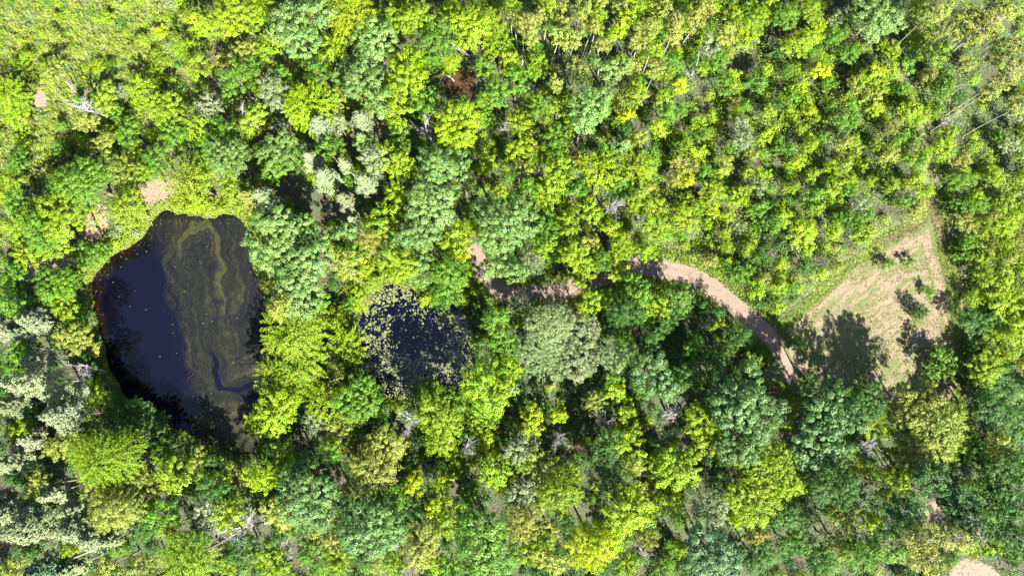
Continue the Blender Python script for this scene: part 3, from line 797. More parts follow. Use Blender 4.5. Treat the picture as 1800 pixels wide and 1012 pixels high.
# ------------------------------------------------------------------ every tree read off the photograph: kind, colour, x, y, radius in pixels
TREES = '''
Ay 20 170 27;Mo 92 125 22;My 185 172 25;My 250 152 28;My 325 82 26;Mp 370 180 25;My 290 192 34;My 350 115 24;Mg 410 137 30;MY 400 40 38;Mg 225 235 24
Mo 180 250 24;Mo 425 85 24;MY 345 25 26;My 30 200 24;Mg 300 235 28;My 350 225 26;Mg 395 230 28;My 445 30 24;Mg 440 115 22;My 445 210 24;Mo 150 215 20
Ob 500 40 30;Ob 545 25 30;Ob 525 75 36;AY 465 15 25;MY 480 70 22;My 470 92 18;AY 620 25 40;My 655 40 26;My 585 80 26;Ob 660 75 36;Ob 640 98 25;Ob 640 135 35;Ob 662 172 28
Mb 605 125 25;MY 718 125 38;Mg 742 175 30;My 700 190 30;Mg 770 70 34;My 820 48 36;MY 790 20 26;Ay 872 40 24;Ay 876 82 24;AY 790 116 15;MY 800 225 38;AY 545 185 38;Mp 475 160 28
Pp 635 210 24;Pp 565 225 26;Mp 595 220 18;Bg 858 208 20;Mg 870 165 25;Bg 815 188 20;Mo 610 170 22;Mg 500 125 16;My 700 30 30;My 740 30 26;Mg 560 120 22;Mg 850 118 18;Mg 725 85 20
So 910 38 17;So 920 58 16;So 937 68 17;So 975 62 18;So 1005 70 18;So 982 20 18;Sy 962 15 16;So 945 28 17;So 1035 50 17;Sy 1050 40 17;So 1065 85 17;SY 1075 62 17;SY 1100 42 20;So 1118 70 17
So 1132 58 17;Sy 1148 85 17;So 1150 48 16;So 1088 15 18;Sy 1115 15 18;So 1020 18 17;So 1050 12 17;So 990 42 17;Sy 900 15 17;So 1168 20 17;Mo 1010 118 20;My 943 112 25;So 975 145 15;Ob 1075 122 25
Ob 1100 115 18;Ob 1070 152 20;Ob 1037 190 38;Ob 1025 212 30;Mg 945 185 22;My 982 180 20;So 1152 128 17;Sp 1247 82 16;MZ 1107 200 14;My 1120 158 20;MZ 1197 150 13;MY 1312 67 27;So 1220 38 22
So 1235 20 20;So 1187 30 20;So 1182 65 18;Mg 1225 105 20;Mg 1262 108 22;Mg 1275 150 20;My 1290 30 22;So 1270 55 18;My 1335 25 20;Mg 1180 110 20;My 1165 175 18;Mg 905 140 25;My 915 215 26;Mg 975 235 28;My 900 105 18
Ob 1545 22 44;Ob 1575 38 26;Ob 1530 52 22;Lo 1695 35 34;Lo 1740 32 34;Lo 1720 57 30;Lo 1662 57 18;Lo 1780 15 28;Lo 1775 92 26;Lo 1775 137 28;Lo 1752 160 24;Lo 1790 190 24;My 1637 85 28;My 1612 65 16;Lo 1655 15 24
MZ 1442 125 16;MY 1420 192 14;MY 1537 125 18;MY 1540 187 13;Mg 1600 105 18;Mg 1490 95 20;My 1400 75 24;Mg 1385 30 24;My 1430 20 22
Mg 140 318 44;Mg 175 303 26;Mg 112 335 30;Mo 212 285 20;Mo 220 310 22;My 220 363 34;My 112 383 44;My 70 365 28;My 25 315 22;Mg 20 353 24;Mg 80 403 38;My 90 432 26;Mg 275 285 28;Ay 337 320 30;My 357 298 15
My 400 320 25;Mb 410 273 34;Mg 362 260 22;Po 437 348 24;MY 37 453 24;Bg 150 448 26;Mg 105 500 32;Mg 20 490 26;My 30 405 24;Bg 185 440 18;BY 345 356 20;By 375 362 16;By 320 362 14;My 250 300 20;Mg 30 285 20
Pp 553 284 22;Pp 576 315 25;Pp 610 293 14;Pp 647 320 24;Pp 612 358 20;Pp 622 393 12;Mp 655 280 28;My 695 280 30;Ob 782 285 38;Ob 812 312 28;MY 850 290 18;Ob 893 383 58;Ob 750 358 44;Ob 737 413 34;Ob 775 330 30
Ob 478 402 40;Ob 524 410 35;Ob 488 452 44;Ob 545 445 40;Ob 520 492 38;Ob 602 412 18;MY 692 335 24;My 665 385 30;Mo 660 418 30;Mo 605 465 28;My 700 465 34;BY 645 473 20;AY 520 475 20;MY 800 412 28;MY 808 450 20
Mg 787 485 34;Ob 872 462 28;Ob 905 475 24;Pw 470 348 26;Mb 490 270 38;Mg 530 275 25;Mg 480 300 25;Mg 575 265 26;Mb 740 470 30;Mg 695 425 28;Mg 620 440 18;By 660 490 16;Pb 640 250 20;Mg 700 235 24;Mg 750 260 20
MY 915 263 25;Mo 912 300 20;Ay 950 280 18;Mg 982 275 22;My 978 308 27;Mo 1017 285 16;AY 1055 308 30;My 970 340 25;My 1035 365 24;AY 1120 290 27;Pb 1100 262 20;Mg 1070 270 22;MZ 1207 315 17;MY 1250 338 22
MY 1292 343 20;Mo 1270 290 18;My 1157 365 22;My 1155 403 28;MY 1210 383 26;Mo 1140 335 15;MY 1075 400 18;MY 1010 425 20;MY 1005 447 22;Mo 1035 425 18;My 957 438 20;Ww 940 458 24;My 1032 458 25;Bp 1075 425 12
Mg 1112 497 22;My 1083 476 19;My 1025 492 18;Mg 1062 455 20;My 1095 435 20;My 1130 440 18;Mg 925 330 20;Mg 1010 330 20;My 1120 345 20;Mg 965 390 22;My 1000 390 22;Mg 1085 315 18;MY 1407 415 27;MY 1375 380 18;My 1465 330 18
Mo 1698 393 25;Mg 1712 360 22;MY 1762 403 22;Mg 1690 320 22;My 1665 260 22;Bg 1692 445 20;My 1725 460 20
Pp 60 561 25;Pp 15 581 28;Pp 45 588 22;Pp 70 631 25;Pp 57 671 36;Pp 112 698 36;Pp 107 733 34;Pw 22 711 25;Pp 8 676 18;My 107 543 22;Mg 140 556 25;Mo 120 593 32;Mo 165 613 15;Mg 27 611 22;My 170 703 22;My 162 678 15
Md 195 713 20;Md 237 736 34;Md 270 742 25;MY 35 753 22;Mg 20 530 28;Md 67 526 20;My 105 516 20;Md 150 640 20;Mg 20 645 24;Md 195 755 26;Md 235 775 24
Ob 525 518 40;Mg 550 538 25;So 500 543 25;Ay 520 580 44;AY 482 600 20;AY 542 628 28;AY 610 608 28;BY 590 560 26;MY 632 530 20;AY 487 656 25;AY 522 651 24;AY 545 673 15;AY 505 686 20;Mo 592 656 18;Mo 567 686 15;Mg 630 670 20
Mg 632 705 36;MY 475 718 38;Ay 570 713 30;Mp 552 741 20;My 505 708 20;My 700 717 12;Mg 655 702 28;Mg 750 690 30;Mg 787 708 28;My 850 681 44;My 877 656 28;My 825 706 25;Mg 872 563 25;Mg 882 601 28;Bd 842 548 18;My 872 621 20
Bg 838 595 14;BY 752 526 14;Mg 790 512 26;My 775 738 40;My 855 731 30;My 750 750 20;Mo 620 736 20;Mo 595 748 22;MY 450 745 22
Ww 975 576 45;Ww 950 620 40;Ww 1012 630 35;Ww 1025 578 35;Ww 915 540 24;Ww 975 545 24;Ww 1072 623 28;Mg 1007 611 14;Mg 937 611 18;My 912 562 15;My 1050 526 24;My 1025 548 18;Mg 1115 520 28;My 1130 548 22;My 1160 540 22
Mg 1187 518 26;Bd 1225 543 26;BY 1260 568 12;Md 1100 545 32;Mg 1220 606 20;Mg 1277 606 20;Md 1150 588 25;By 1295 653 12;Ob 1152 661 42;Po 960 676 13;MY 1080 688 18;Mo 1050 701 20;Mg 1075 661 15;My 1100 723 18;My 1105 748 18
MY 942 741 25;MY 982 731 15;MY 1252 741 34;Ob 1300 701 48;Ob 1312 738 44;Mg 1180 560 22;Md 1250 640 24;Md 1210 660 24;Md 1300 590 20
Ob 1430 691 25;Ob 1455 723 40;Ob 1487 737 35;Ob 1362 730 30;Od 1470 688 24;Mo 1402 721 22;My 1380 747 20;Mg 1527 708 32;MY 1545 748 25;Mo 1625 706 38;Mo 1600 728 30;Mo 1657 740 42;My 1682 733 22;Mg 1710 568 24;Mg 1755 563 20;My 1726 651 30
Mg 1762 668 30;My 1740 626 22;MY 1762 531 25;Md 1722 695 32;My 1785 590 22;Md 1742 722 34;Bg 1714 610 20;By 1708 520 18;Md 1780 740 28
Ay 180 809 50;Pp 70 776 22;Mo 100 791 22;Mo 127 774 22;MY 30 762 20;Pp 15 814 28;Mo 70 859 28;Pp 107 859 22;Pp 10 869 22;Pp 37 919 40;Pp 25 896 28;Pp 62 934 28;Pp 145 921 40;Pp 135 894 25;Pp 170 949 30;Pw 200 939 20;Mo 205 891 45
Mo 162 869 28;Mo 245 849 25;Mo 262 864 18;Mg 275 909 28;My 280 801 20;My 307 829 30;Mo 345 806 20;Md 375 860 25;Mp 362 894 28;My 390 914 28;Mo 405 879 20;AY 335 984 44;MY 440 838 24;My 397 838 18;Mo 187 996 28;Mo 237 1001 25
Pt 87 999 30;Pw 130 996 22;Mo 20 1004 25;My 295 929 15;Md 283 786 22;Md 332 792 20;Md 372 818 16;Mg 360 835 20;Md 240 930 24;Md 420 970 26;Md 30 830 22
Ob 537 864 44;Ob 587 879 25;Ob 545 899 30;Ob 532 844 34;Mo 657 824 42;Mo 675 779 32;Mo 625 784 18;My 590 784 20;Mo 600 764 22;Mg 575 799 22;Mo 615 844 22;MY 495 789 20;MZ 725 849 19;MY 772 846 18;MY 770 886 24;My 785 921 25
MY 795 794 20;My 775 774 30;Ob 650 929 48;Mg 675 894 34;Mg 687 879 25;Mo 495 904 30;Mg 507 929 25;Mo 737 964 35;Mo 662 984 20;My 590 989 22;Mo 565 949 25;Mg 545 969 25;Og 850 946 50;Og 870 974 35;Mg 820 909 20;My 875 829 30
MY 887 846 20;MY 860 774 18;Mg 812 819 14;MY 465 834 25;MY 492 839 12;My 475 991 30;My 700 996 20;My 762 991 20;Mg 787 999 25;Mg 700 930 22;Md 610 930 22;Bg 462 812 12;Md 720 900 24;Mg 830 870 22;Mg 520 810 20
MZ 1042 959 45;MY 1095 904 42;My 982 866 38;My 1007 836 22;MY 1177 879 26;My 1202 816 38;MY 1105 784 28;Mg 1062 774 28;Wg 1060 836 38;Mo 1115 819 22;Mo 955 819 28;Mp 917 784 25;Mp 915 866 25;Mo 920 921 35;Mo 960 929 25;My 945 959 28
Mo 965 984 28;Mo 1145 859 18;Mo 1135 954 20;My 1150 809 18;Ww 1255 889 35;MY 1290 914 15;MY 1322 869 40;My 1325 819 35;MY 1250 774 28;Ob 1305 776 38;Ot 1250 974 45;Ob 1270 991 25;Mo 1325 939 18;My 1200 959 15;Mg 1160 996 20;My 1100 994 25
My 1370 804 35;My 1387 856 28;My 1350 854 25;Ob 1437 779 44;Ob 1470 786 28;Mg 1462 846 44;MY 1500 809 25;Mg 1500 864 30;My 1530 831 20;MY 1582 829 22;MY 1575 859 30;MY 1570 801 12;Mo 1637 779 40;Mo 1600 801 25;My 1662 796 20;Mg 1690 784 15
Lg 1600 909 38;Lg 1687 879 42;Lg 1637 841 34;Lg 1700 914 35;Lo 1675 949 35;Lo 1612 939 35;Lg 1575 971 35;Lo 1625 984 30;Mg 1512 971 34;Mo 1475 954 25;Mo 1480 914 28;MY 1532 914 18;MY 1745 959 18;Md 1762 834 34;Mo 1762 791 28
Md 1380 909 26;Md 1400 960 26;Md 1340 985 24;Md 1440 990 22;Md 1770 890 30;Lg 1775 940 28;Md 1730 800 24;Md 1340 915 20;Md 1425 915 20
Dk 140 172 20;Dk 422 195 22;Dk 490 195 20;Dk 750 220 22;Dk 893 210 20;Dk 712 298 12;Dk 738 295 11;Dk 1075 355 21;Dk 135 653 22;Dk 527 660 10;Dk 720 733 20;Dk 910 688 14;Dk 1057 741 22;Dk 1198 738 27;Dk 1567 708 15;Dk 435 939 40
Dk 827 782 20;Dk 487 964 20;Dk 720 1006 16;Dk 990 771 20;Dk 1145 991 20;Dk 1545 781 25;Dk 1225 110 12;Dk 1140 150 10;Dk 1142 372 10;Dk 1690 200 16
Bg 1556 463 12;Bg 1595 460 11;Bg 1630 515 11;Bg 1613 548 17;Bg 1645 640 30;Bd 1397 605 17;Bd 1420 664 15
'''

LANDMARKS = [  # a photo point and a phrase that finds it
 (60, 60, 'in the tall grass meadow'), (230, 60, 'in the tall grass meadow'), (120, 180, 'at the edge of the tall grass meadow'), (300, 170, 'at the edge of the tall grass meadow'),
 (280, 330, 'by the bare soil patch above the large pond'), (100, 400, 'beside the sandy path near the large pond'), (60, 470, 'beside the sandy path near the large pond'),
 (110, 590, 'on the large pond bank lined with pale conifers'), (60, 700, 'in the stand of pale conifers by the large pond'), (240, 745, 'on the shaded bank of the large pond'),
 (180, 810, 'behind the dark trees of the shaded pond bank'), (70, 920, 'in the thick pale conifer stand'), (330, 880, 'beyond the narrow end of the large pond'), (420, 940, 'around the biggest bare dead tree'),
 (400, 290, 'behind the grassy shore of the large pond'), (500, 430, 'where oaks crowd the algae-covered shore'), (550, 340, 'around the dark hollow among pale conifers'), (650, 290, 'among the pale conifers near the dark hollow'),
 (530, 600, 'on the strip between the two ponds'), (600, 540, 'on the strip between the two ponds'), (500, 720, 'at the tip of land between the two ponds'), (640, 690, 'on the shaded shore of the lily pond'), (760, 710, 'on the shaded shore of the lily pond'),
 (700, 460, 'on the sunny shore of the lily pond'), (800, 470, 'between the lily pond and the dirt track start'), (870, 590, 'between the lily pond and the grey willow crowns'), (880, 390, 'around the largest blue-green oak'),
 (800, 150, 'beside the brown muddy pool'), (740, 150, 'beside the brown muddy pool'), (620, 90, 'in the oak clump facing the muddy pool'), (520, 50, 'in the oak clump beside the meadow'), (420, 70, 'between the meadow and the oak clump'), (430, 200, 'near the bare tree beyond the meadow'),
 (820, 50, 'behind the muddy pool'), (1000, 45, 'in the grove of slim aspens'), (1120, 60, 'in the grove of slim aspens'), (960, 140, 'in front of the aspen grove'), (1050, 170, 'in the oak clump next to the aspens'),
 (1240, 60, 'between the aspens and the overgrown track'), (1240, 130, 'along the overgrown track'), (1340, 60, 'along the overgrown track'), (930, 260, 'between the muddy pool and the largest oak'), (1060, 300, 'around the white branching dead tree in the thicket'),
 (1130, 390, 'behind the middle of the dirt track'), (1000, 440, 'behind the shaded stretch of dirt track'), (1250, 320, 'in the dense thicket behind the dirt track'), (1300, 420, 'in the dense thicket behind the dirt track'),
 (1400, 180, 'in the dense thicket past the overgrown track'), (1400, 400, 'in the thicket edge facing the mown clearing'), (1520, 330, 'in the thicket towards the tip of the clearing'), (1520, 200, 'in the thicket beside the grassy lane'), (1600, 200, 'along the grassy lane'),
 (1540, 40, 'at the far end of the grassy lane'), (1720, 60, 'in the stand of tall bare-trunked conifers'), (1760, 150, 'in the stand of tall bare-trunked conifers'), (1700, 280, 'between the grassy lane and the tall conifers'), (1720, 420, 'beside the long straight edge of the clearing'),
 (1760, 560, 'beside the long straight edge of the clearing'), (1740, 690, 'past the corner of the mown clearing'), (1590, 520, 'standing alone on the mown clearing'), (1640, 640, 'standing alone on the mown clearing'), (1400, 620, 'where the dirt track meets the clearing'),
 (1620, 720, 'along the shaded end of the clearing'), (1470, 710, 'along the shaded end of the clearing'), (1300, 720, 'by the oaks near the track end'), (980, 600, 'within the grey willow crowns'), (1060, 530, 'hugging the shaded stretch of dirt track'),
 (1180, 560, 'in the shaded thicket inside the track bend'), (1260, 620, 'in the shaded thicket inside the track bend'), (1150, 660, 'next to the compact round oak'), (1060, 720, 'by the two bare trees below the compact oak'), (1200, 740, 'by the star-shaped bare tree'),
 (930, 740, 'behind the willows, past the lily pond'), (860, 700, 'at the lily pond corner away from the track'), (700, 800, 'in the wood beyond the lily pond'), (800, 850, 'around the small dark glade beyond the lily pond'), (560, 860, 'in the oak clump beyond the two ponds'), (660, 930, 'in the wood past the oak clump'),
 (860, 950, 'under the woodland oaks far from the ponds'), (1040, 940, 'around the vivid yellow maple'), (980, 850, 'near the vivid yellow maple'), (1100, 820, 'in the wood below the star-shaped bare tree'), (1210, 840, 'in the wood below the star-shaped bare tree'), (1250, 930, 'around the dark teal oak'), (1330, 840, 'in the bright wood behind the clearing oaks'),
 (1450, 800, 'behind the oaks of the clearing edge'), (1400, 930, 'in the dark gap near the sparse conifers'), (1580, 830, 'by the yellow crowns behind the clearing'), (1640, 780, 'behind the olive trees at the clearing end'), (1640, 920, 'among the sparse conifers by the sand patch'), (1700, 980, 'next to the pale sand patch'), (1770, 850, 'in the deep shade behind the sand patch')]
LMA = np.array([(a, b) for a, b, _ in LANDMARKS], float)

def place_phrase(px, py):
    return LANDMARKS[int(np.argmin(((LMA - (px, py)) ** 2).sum(1)))][2]

PLACED = []      # x, y, radius, height
RECS = []

def in_water(x, y, m=0.0):
    p = np.array([(x, y)])
    return min(sdist(p, POND)[0], sdist(p, LILY)[0], sdist(p, POOL)[0]) < m

def put(code, col, x, y, R, h, rng, px, py, stuff=None):
    """one living plant: an Empty at its foot with trunk and crown"""
    name, word, cat = KIND[code]
    if code == 'M' and h < 7.6: name, word = 'young_tree', 'young broadleaf tree'
    opts = LIB[code]
    best = min(abs(math.log(o[0] / R)) for o in opts)
    c = [o for o in opts if abs(math.log(o[0] / R)) < best + 0.02]
    o = c[int(rng.integers(len(c)))]
    root = bpy.data.objects.new(name, None); root.empty_display_size = 0.5
    root.location = (x, y, 0)
    root.rotation_euler = (rng.normal(0, 0.03), rng.normal(0, 0.03), rng.uniform(0, 6.283))
    s = R / o[0]; root.scale = (s * rng.uniform(0.93, 1.07), s * rng.uniform(0.93, 1.07), h / o[1])
    link(root)
    tr = link(bpy.data.objects.new('trunk', o[3]), root)
    cr = link(bpy.data.objects.new('crown', o[2]), root)
    base = np.array(HUE[col]); j = rng.normal(0, 0.03, 3) + rng.normal(0, 0.09)
    cr.color = (*np.clip(base * (1 + j), 0.008, 0.6), 1)
    size = 'tall' if h > 12.5 else 'small' if R < 1.7 else 'broad' if R > 3.6 else 'medium'
    if code in 'BJ': size = 'tiny' if R < 0.95 else 'low' if R < 1.5 else 'bushy'
    RECS.append((root, code, size, WORD[col], word, place_phrase(px, py), cat))
    PLACED.append((x, y, R, h))
    return root

HFAC = {'M': lambda r: 4.5 + 2.25 * r, 'O': lambda r: 6.8 + 1.9 * r, 'A': lambda r: 4.5 + 2.0 * r, 'P': lambda r: 6.5 + 2.6 * r, 'W': lambda r: 4.5 + 1.5 * r,
        'S': lambda r: 13.0, 'L': lambda r: 16.5, 'D': lambda r: 11.0, 'B': lambda r: 1.9 * r, 'J': lambda r: 4.2 * r}

def height_zone(px, py):
    f = 1.0
    if px > 1130 and py < 520: f = 0.62
    if px < 330 and py < 300: f = 0.72
    if px > 1660 and 300 < py < 760: f = 0.45 if py < 715 else 0.7
    if px < 250 and 260 < py < 520: f = 0.8
    return f

rngT = np.random.default_rng(42)
for tok in TREES.replace('\n', ';').split(';'):
    if not tok.strip(): continue
    k, a, b, r = tok.split(); code, col = k[0], k[1]; px, py, rp = float(a), float(b), float(r)
    R = rp * 0.085
    if col == 'b' and py > 640: col = 'c'
    if col == 'g' and py > 520 and 900 < px: col = 'd' if (px + py) % 3 < 1.6 else 'g'
    if k == 'AY' and py > 560 and px < 560 and rp > 22: col = 'y'
    for shrink in range(8):
        h = HFAC[code](R) * (height_zone(px, py) if code in 'MAOP' else 1.0) * rngT.uniform(0.9, 1.1) * (1 - 0.1 * shrink)
        frac = {'P': 0.68, 'L': 0.82, 'D': 0.75, 'B': 0.45, 'S': 0.8}.get(code, 1 - 0.62 * R / max(h, 1))
        zc = h * max(frac, 0.45)
        R = rp * (ALT - zc) / FPX
        x, y = at(px, py, zc)
        if not in_water(x, y, 0.6): break
    if code == 'D':
        t, bm = DEADLIB[int(rngT.integers(len(DEADLIB)))]
        root = bpy.data.objects.new('dead_tree', None); root.location = (x, y, 0); root.rotation_euler = (rngT.normal(0, 0.1), rngT.normal(0, 0.1), rngT.uniform(0, 6.28))
        s = R / 1.75 * rngT.uniform(0.85, 1.1); root.scale = (s, s, (1.12 if rp > 12 else 0.75) * rngT.uniform(0.85, 1.1)); link(root)
        link(bpy.data.objects.new('trunk', t), root); link(bpy.data.objects.new('branches', bm), root)
        size = 'large' if rp > 24 else 'small' if rp < 14 else 'mid-sized'
        RECS.append((root, 'D', size, 'pale grey', 'bare dead tree', place_phrase(px, py), 'dead tree'))
        PLACED.append((x, y, R * 0.5, 8))
        continue
    if code == 'B': h = HFAC['B'](R) * rngT.uniform(0.9, 1.15)
    put(code, col, x, y, R, h, rngT, px, py)

# ------------------------------------------------------------------ what may grow where
def blocked(P, m=0.0):
    """True where no shrub stands: water, track, clearing, soil, lanes"""
    b = np.zeros(len(P), bool)
    for Q in (POND, LILY, POOL): b |= sdist(P, Q) < 0.4 + m
    b |= sdist(P, CLEAR) < 0.5 + m
    b |= ldist(P, TRACK)[0] < 1.9 + m
    b |= ldist(P, OLDTRACK)[0] < 1.0 + 0.6 * m
    b |= ldist(P, LANE)[0] < 1.1 + 0.6 * m
    for Q in SOILS: b |= sdist(P, Q) < 0.3 + (3.2 if m > 0 else 1.0) * m
    b |= sdist(P, HOLLOW) < 0.0
    return b

def frame_margin(P):
    px, py = pix(P[:, 0], P[:, 1])
    return px, py

rngF = np.random.default_rng(77)
cand = np.stack([rngF.uniform(-92, 92, 16000), rngF.uniform(-46, 78, 16000)], 1)
px, py = frame_margin(cand)
ok = (px > -60) & (px < 1860) & (py > -60) & (py < 1080)
cand = cand[ok]; px = px[ok]; py = py[ok]
dme = sdist(cand, MEADOW); drm = sdist(cand, RIGHTMEADOW)
blk = blocked(cand, 0.5) | (sdist(cand, CLEAR) < 1.9)
thick = ((px > 1080) & (py < 520) & (px < 1640)) | ((px > 1650) & (py > 180)) | ((px > 1060) & (px < 1360) & (py > 500) & (py < 700))
placed = np.array(PLACED)
fill = []
tree_xy = placed[:, :2]; tree_r = placed[:, 2]
fx = np.zeros((0, 3))
for i in range(len(cand)):
    if blk[i]: continue
    if px[i] > 1640 and py[i] < 230 and rngF.random() > 0.12: continue
    if dme[i] < 0 and rngF.random() > 0.45: continue
    R = rngF.uniform(0.8, 1.6) if thick[i] else rngF.uniform(0.75, 1.7)
    if dme[i] < 0: R = rngF.uniform(0.5, 1.15)
    q = cand[i]
    dtree = np.hypot(*(tree_xy - q).T) - tree_r * 0.5
    if dtree.min() < R * 0.35: continue
    if len(fx) and ((np.hypot(*(fx[:, :2] - q).T) - (fx[:, 2] + R) * (0.56 if thick[i] else 0.72)).min() < 0): continue
    fx = np.vstack([fx, (*q, R)])
    fill.append((q[0], q[1], R, px[i], py[i], bool(thick[i]), dme[i] < 0))
print('fill candidates', len(fill), 'trees', len(RECS))

def fill_colour(px, py, th, rng):
    if th and py < 520: w = {'g': .26, 'y': .34, 'd': .07, 'o': .10, 'Y': .14, 'w': .05, 'Z': .015}
    elif th: w = {'g': .4, 'd': .48, 'y': .1, 'w': .02}
    elif px < 620 and py < 420: w = {'y': .4, 'g': .2, 'o': .2, 'Y': .12, 'w': .08}
    elif py > 520: w = {'d': .6, 'g': .3, 'y': .08, 'o': .02}
    else: w = {'g': .4, 'y': .35, 'd': .1, 'o': .1, 'Y': .05}
    if px > 1700 and 300 < py < 640: w = {'y': .4, 'Y': .25, 'o': .2, 'g': .15}
    k = list(w); p = np.array(list(w.values())); p /= p.sum()
    return k[int(rng.choice(len(k), p=p))]

ns = nj = 0
order = sorted(fill, key=lambda f: -f[2])
rest = []
for (x, y, R, px_, py_, th, rm) in order:
    c = fill_colour(px_, py_, th, rngF)
    if 0 < px_ < 1800 and 0 < py_ < 1012:
        if (th and rngF.random() < 0.5 or rm and rngF.random() < 0.6) and nj < 290:
            nj += 1; put('J', c, x, y, R * 0.95, (1.2 if rm else 3.0) + 1.6 * R * rngF.uniform(0.7, 1.2), rngF, px_, py_); continue
        if ns < 265:
            ns += 1; put('B', c, x, y, R, R * 1.8 * rngF.uniform(0.85, 1.3), rngF, px_, py_); continue
    rest.append((x, y, R, c))
print('shrubs', ns, 'saplings', nj, 'rest', len(rest))

# ------------------------------------------------------------------ leafy ground cover, meadow grass, straw (uncountable)
def cover_mesh(name, V, col, label, cat, rng):
    n = len(V)
    me = quad_mesh(name, V, COVER, rng.random(n), np.clip(rng.normal(0.5, 0.25, n), 0, 1), col)
    o = link(bpy.data.objects.new(name, me)); tag(o, label, cat, None, 'stuff')
    TALLY[0] += 2 * n
    return o

def colmix(keys, weights, n, rng, amp=0.12):
    a = np.array([HUE[k] for k in keys]); i = rng.choice(len(keys), n, p=np.array(weights) / np.sum(weights))
    return np.clip(a[i] * (1 + rng.normal(0, amp, (n, 1))), 0.005, 0.6)

# remaining small bushes, joined
rngB = np.random.default_rng(5)
Vs = []; cs = []
for (x, y, R, c) in rest:
    m = int(260 * R * R) + 60
    u = nrm(rngB.normal(size=(m, 3))); u[:, 2] = np.abs(u[:, 2])
    q = rngB.uniform(0.5, 1, m)[:, None] * np.array([R, R, R * 1.5]) * (0.8 + 0.4 * rngB.random((m, 1)))
    C = np.array([x, y, 0]) + u * q
    Vs.append(leaves(C, u + np.array([0, 0, .5]) + 0.45 * rngB.normal(size=(m, 3)), 0.21, 0.14, rngB)); cs.append(np.broadcast_to(HUE[c], (m, 3)) * (1 + rngB.normal(0, .1)))
if Vs:
    cover_mesh('bushes', np.concatenate(Vs), np.concatenate(cs), 'mass of small bushes filling gaps between the trees', 'bushes', rngB)

# low undergrowth under and between the trees
rngU = np.random.default_rng(8)
n = 560000
P = np.stack([rngU.uniform(-92, 92, n), rngU.uniform(-46, 78, n)], 1)
px, py = pix(P[:, 0], P[:, 1])
m = (px > -80) & (px < 1880) & (py > -80) & (py < 1100); P = P[m]; px = px[m]; py = py[m]
f = fbm(P[:, 0] * 0.45, P[:, 1] * 0.45, 3)
insoil = np.any([sdist(P, Q) < 0.2 for Q in SOILS], axis=0) & (rngU.random(len(P)) < 0.22)
keep = (~blocked(P, -0.55) | insoil) & (sdist(P, MEADOW) > -1) & (rngU.random(len(P)) < np.where((px > 1080) & (py < 520), 1.0, 0.62) * (sstep(0.28, 0.5, f) * 0.85 + 0.15))
P = P[keep]; px = px[keep]; py = py[keep]; f = f[keep]
thk = ((px > 1080) & (py < 520) & ~((px > 1640) & (py < 240))) | ((px > 1650) & (py > 240) & (py < 760))
z = np.maximum(0.02, (f - 0.35) * np.where(thk, 7.0, 3.0) + np.where(thk, 0.35, 0)) * rngU.random(len(P)) ** 0.5
wet = np.minimum(sdist(P, POND), sdist(P, LILY)); z = np.where(wet < 1.4, z * 0.3 - 0.25 * sstep(1.2, 0, wet), z)
C = np.column_stack([P, z])
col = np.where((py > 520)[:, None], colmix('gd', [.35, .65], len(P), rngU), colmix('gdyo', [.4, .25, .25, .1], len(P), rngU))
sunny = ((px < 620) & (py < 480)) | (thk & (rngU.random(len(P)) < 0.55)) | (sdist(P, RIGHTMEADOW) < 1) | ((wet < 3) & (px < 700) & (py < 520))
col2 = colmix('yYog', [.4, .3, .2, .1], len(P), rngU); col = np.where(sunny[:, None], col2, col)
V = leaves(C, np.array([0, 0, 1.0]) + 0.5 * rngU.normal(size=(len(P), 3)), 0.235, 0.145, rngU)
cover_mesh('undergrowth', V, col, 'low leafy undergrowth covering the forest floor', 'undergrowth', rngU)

# meadow grass, upright blades in drifts of different colour
rngM = np.random.default_rng(9)
n = 165000
lo = np.array([-95, 15]); hi = np.array([-45, 80])
P = np.stack([rngM.uniform(lo[0], hi[0], n), rngM.uniform(lo[1], hi[1], n)], 1)
P2 = np.stack([rngM.uniform(66, 92, 40000), rngM.uniform(-12, 40, 40000)], 1)
P = np.vstack([P, P2])
px, py = pix(P[:, 0], P[:, 1]); m = (px > -60) & (py > -60) & (px < 1860)
P = P[m]
f = fbm(P[:, 0] * 0.3, P[:, 1] * 0.3, 4); f2 = fbm(P[:, 0] * 1.1 + 9, P[:, 1] * 1.1, 3)
d = np.minimum(sdist(P, MEADOW), sdist(P, RIGHTMEADOW))
keep = (d < 1.5 + 4 * (f - 0.5)) & ~blocked(P, -0.4) & (rngM.random(len(P)) < 0.35 + 0.65 * sstep(.3, .6, f2))
P = P[keep]; f = f[keep]; f2 = f2[keep]
n = len(P)
hgt = (0.15 + 3.2 * np.maximum(f2 - 0.28, 0) ** 1.3) * rngM.uniform(0.7, 1.2, n)
T = np.column_stack([rngM.normal(0, .3, (n, 2)) + (-0.1, 0.15), np.ones(n)])
Nn = np.column_stack([rngM.normal(size=(n, 2)), rngM.uniform(0.2, 0.9, n)])
V = leaves(np.column_stack([P, hgt * 0.6]), Nn, 0.8, 0.15, rngM, T)
pal = np.array([HUE['g'], HUE['w'], HUE['y'], (0.17, 0.175, 0.05), HUE['Y'], HUE['o'], HUE['w']])
k = np.clip((((f - .5) * 1.7 + .5 + 0.5 * (f2 - .5) + rngM.normal(0, .14, n)) * 7).astype(int), 0, 6)
cover_mesh('meadow_grass', V, pal[k] * (1 + rngM.normal(0, .12, (n, 1))), 'tall yellow-green meadow grass and wildflowers', 'grass', rngM)

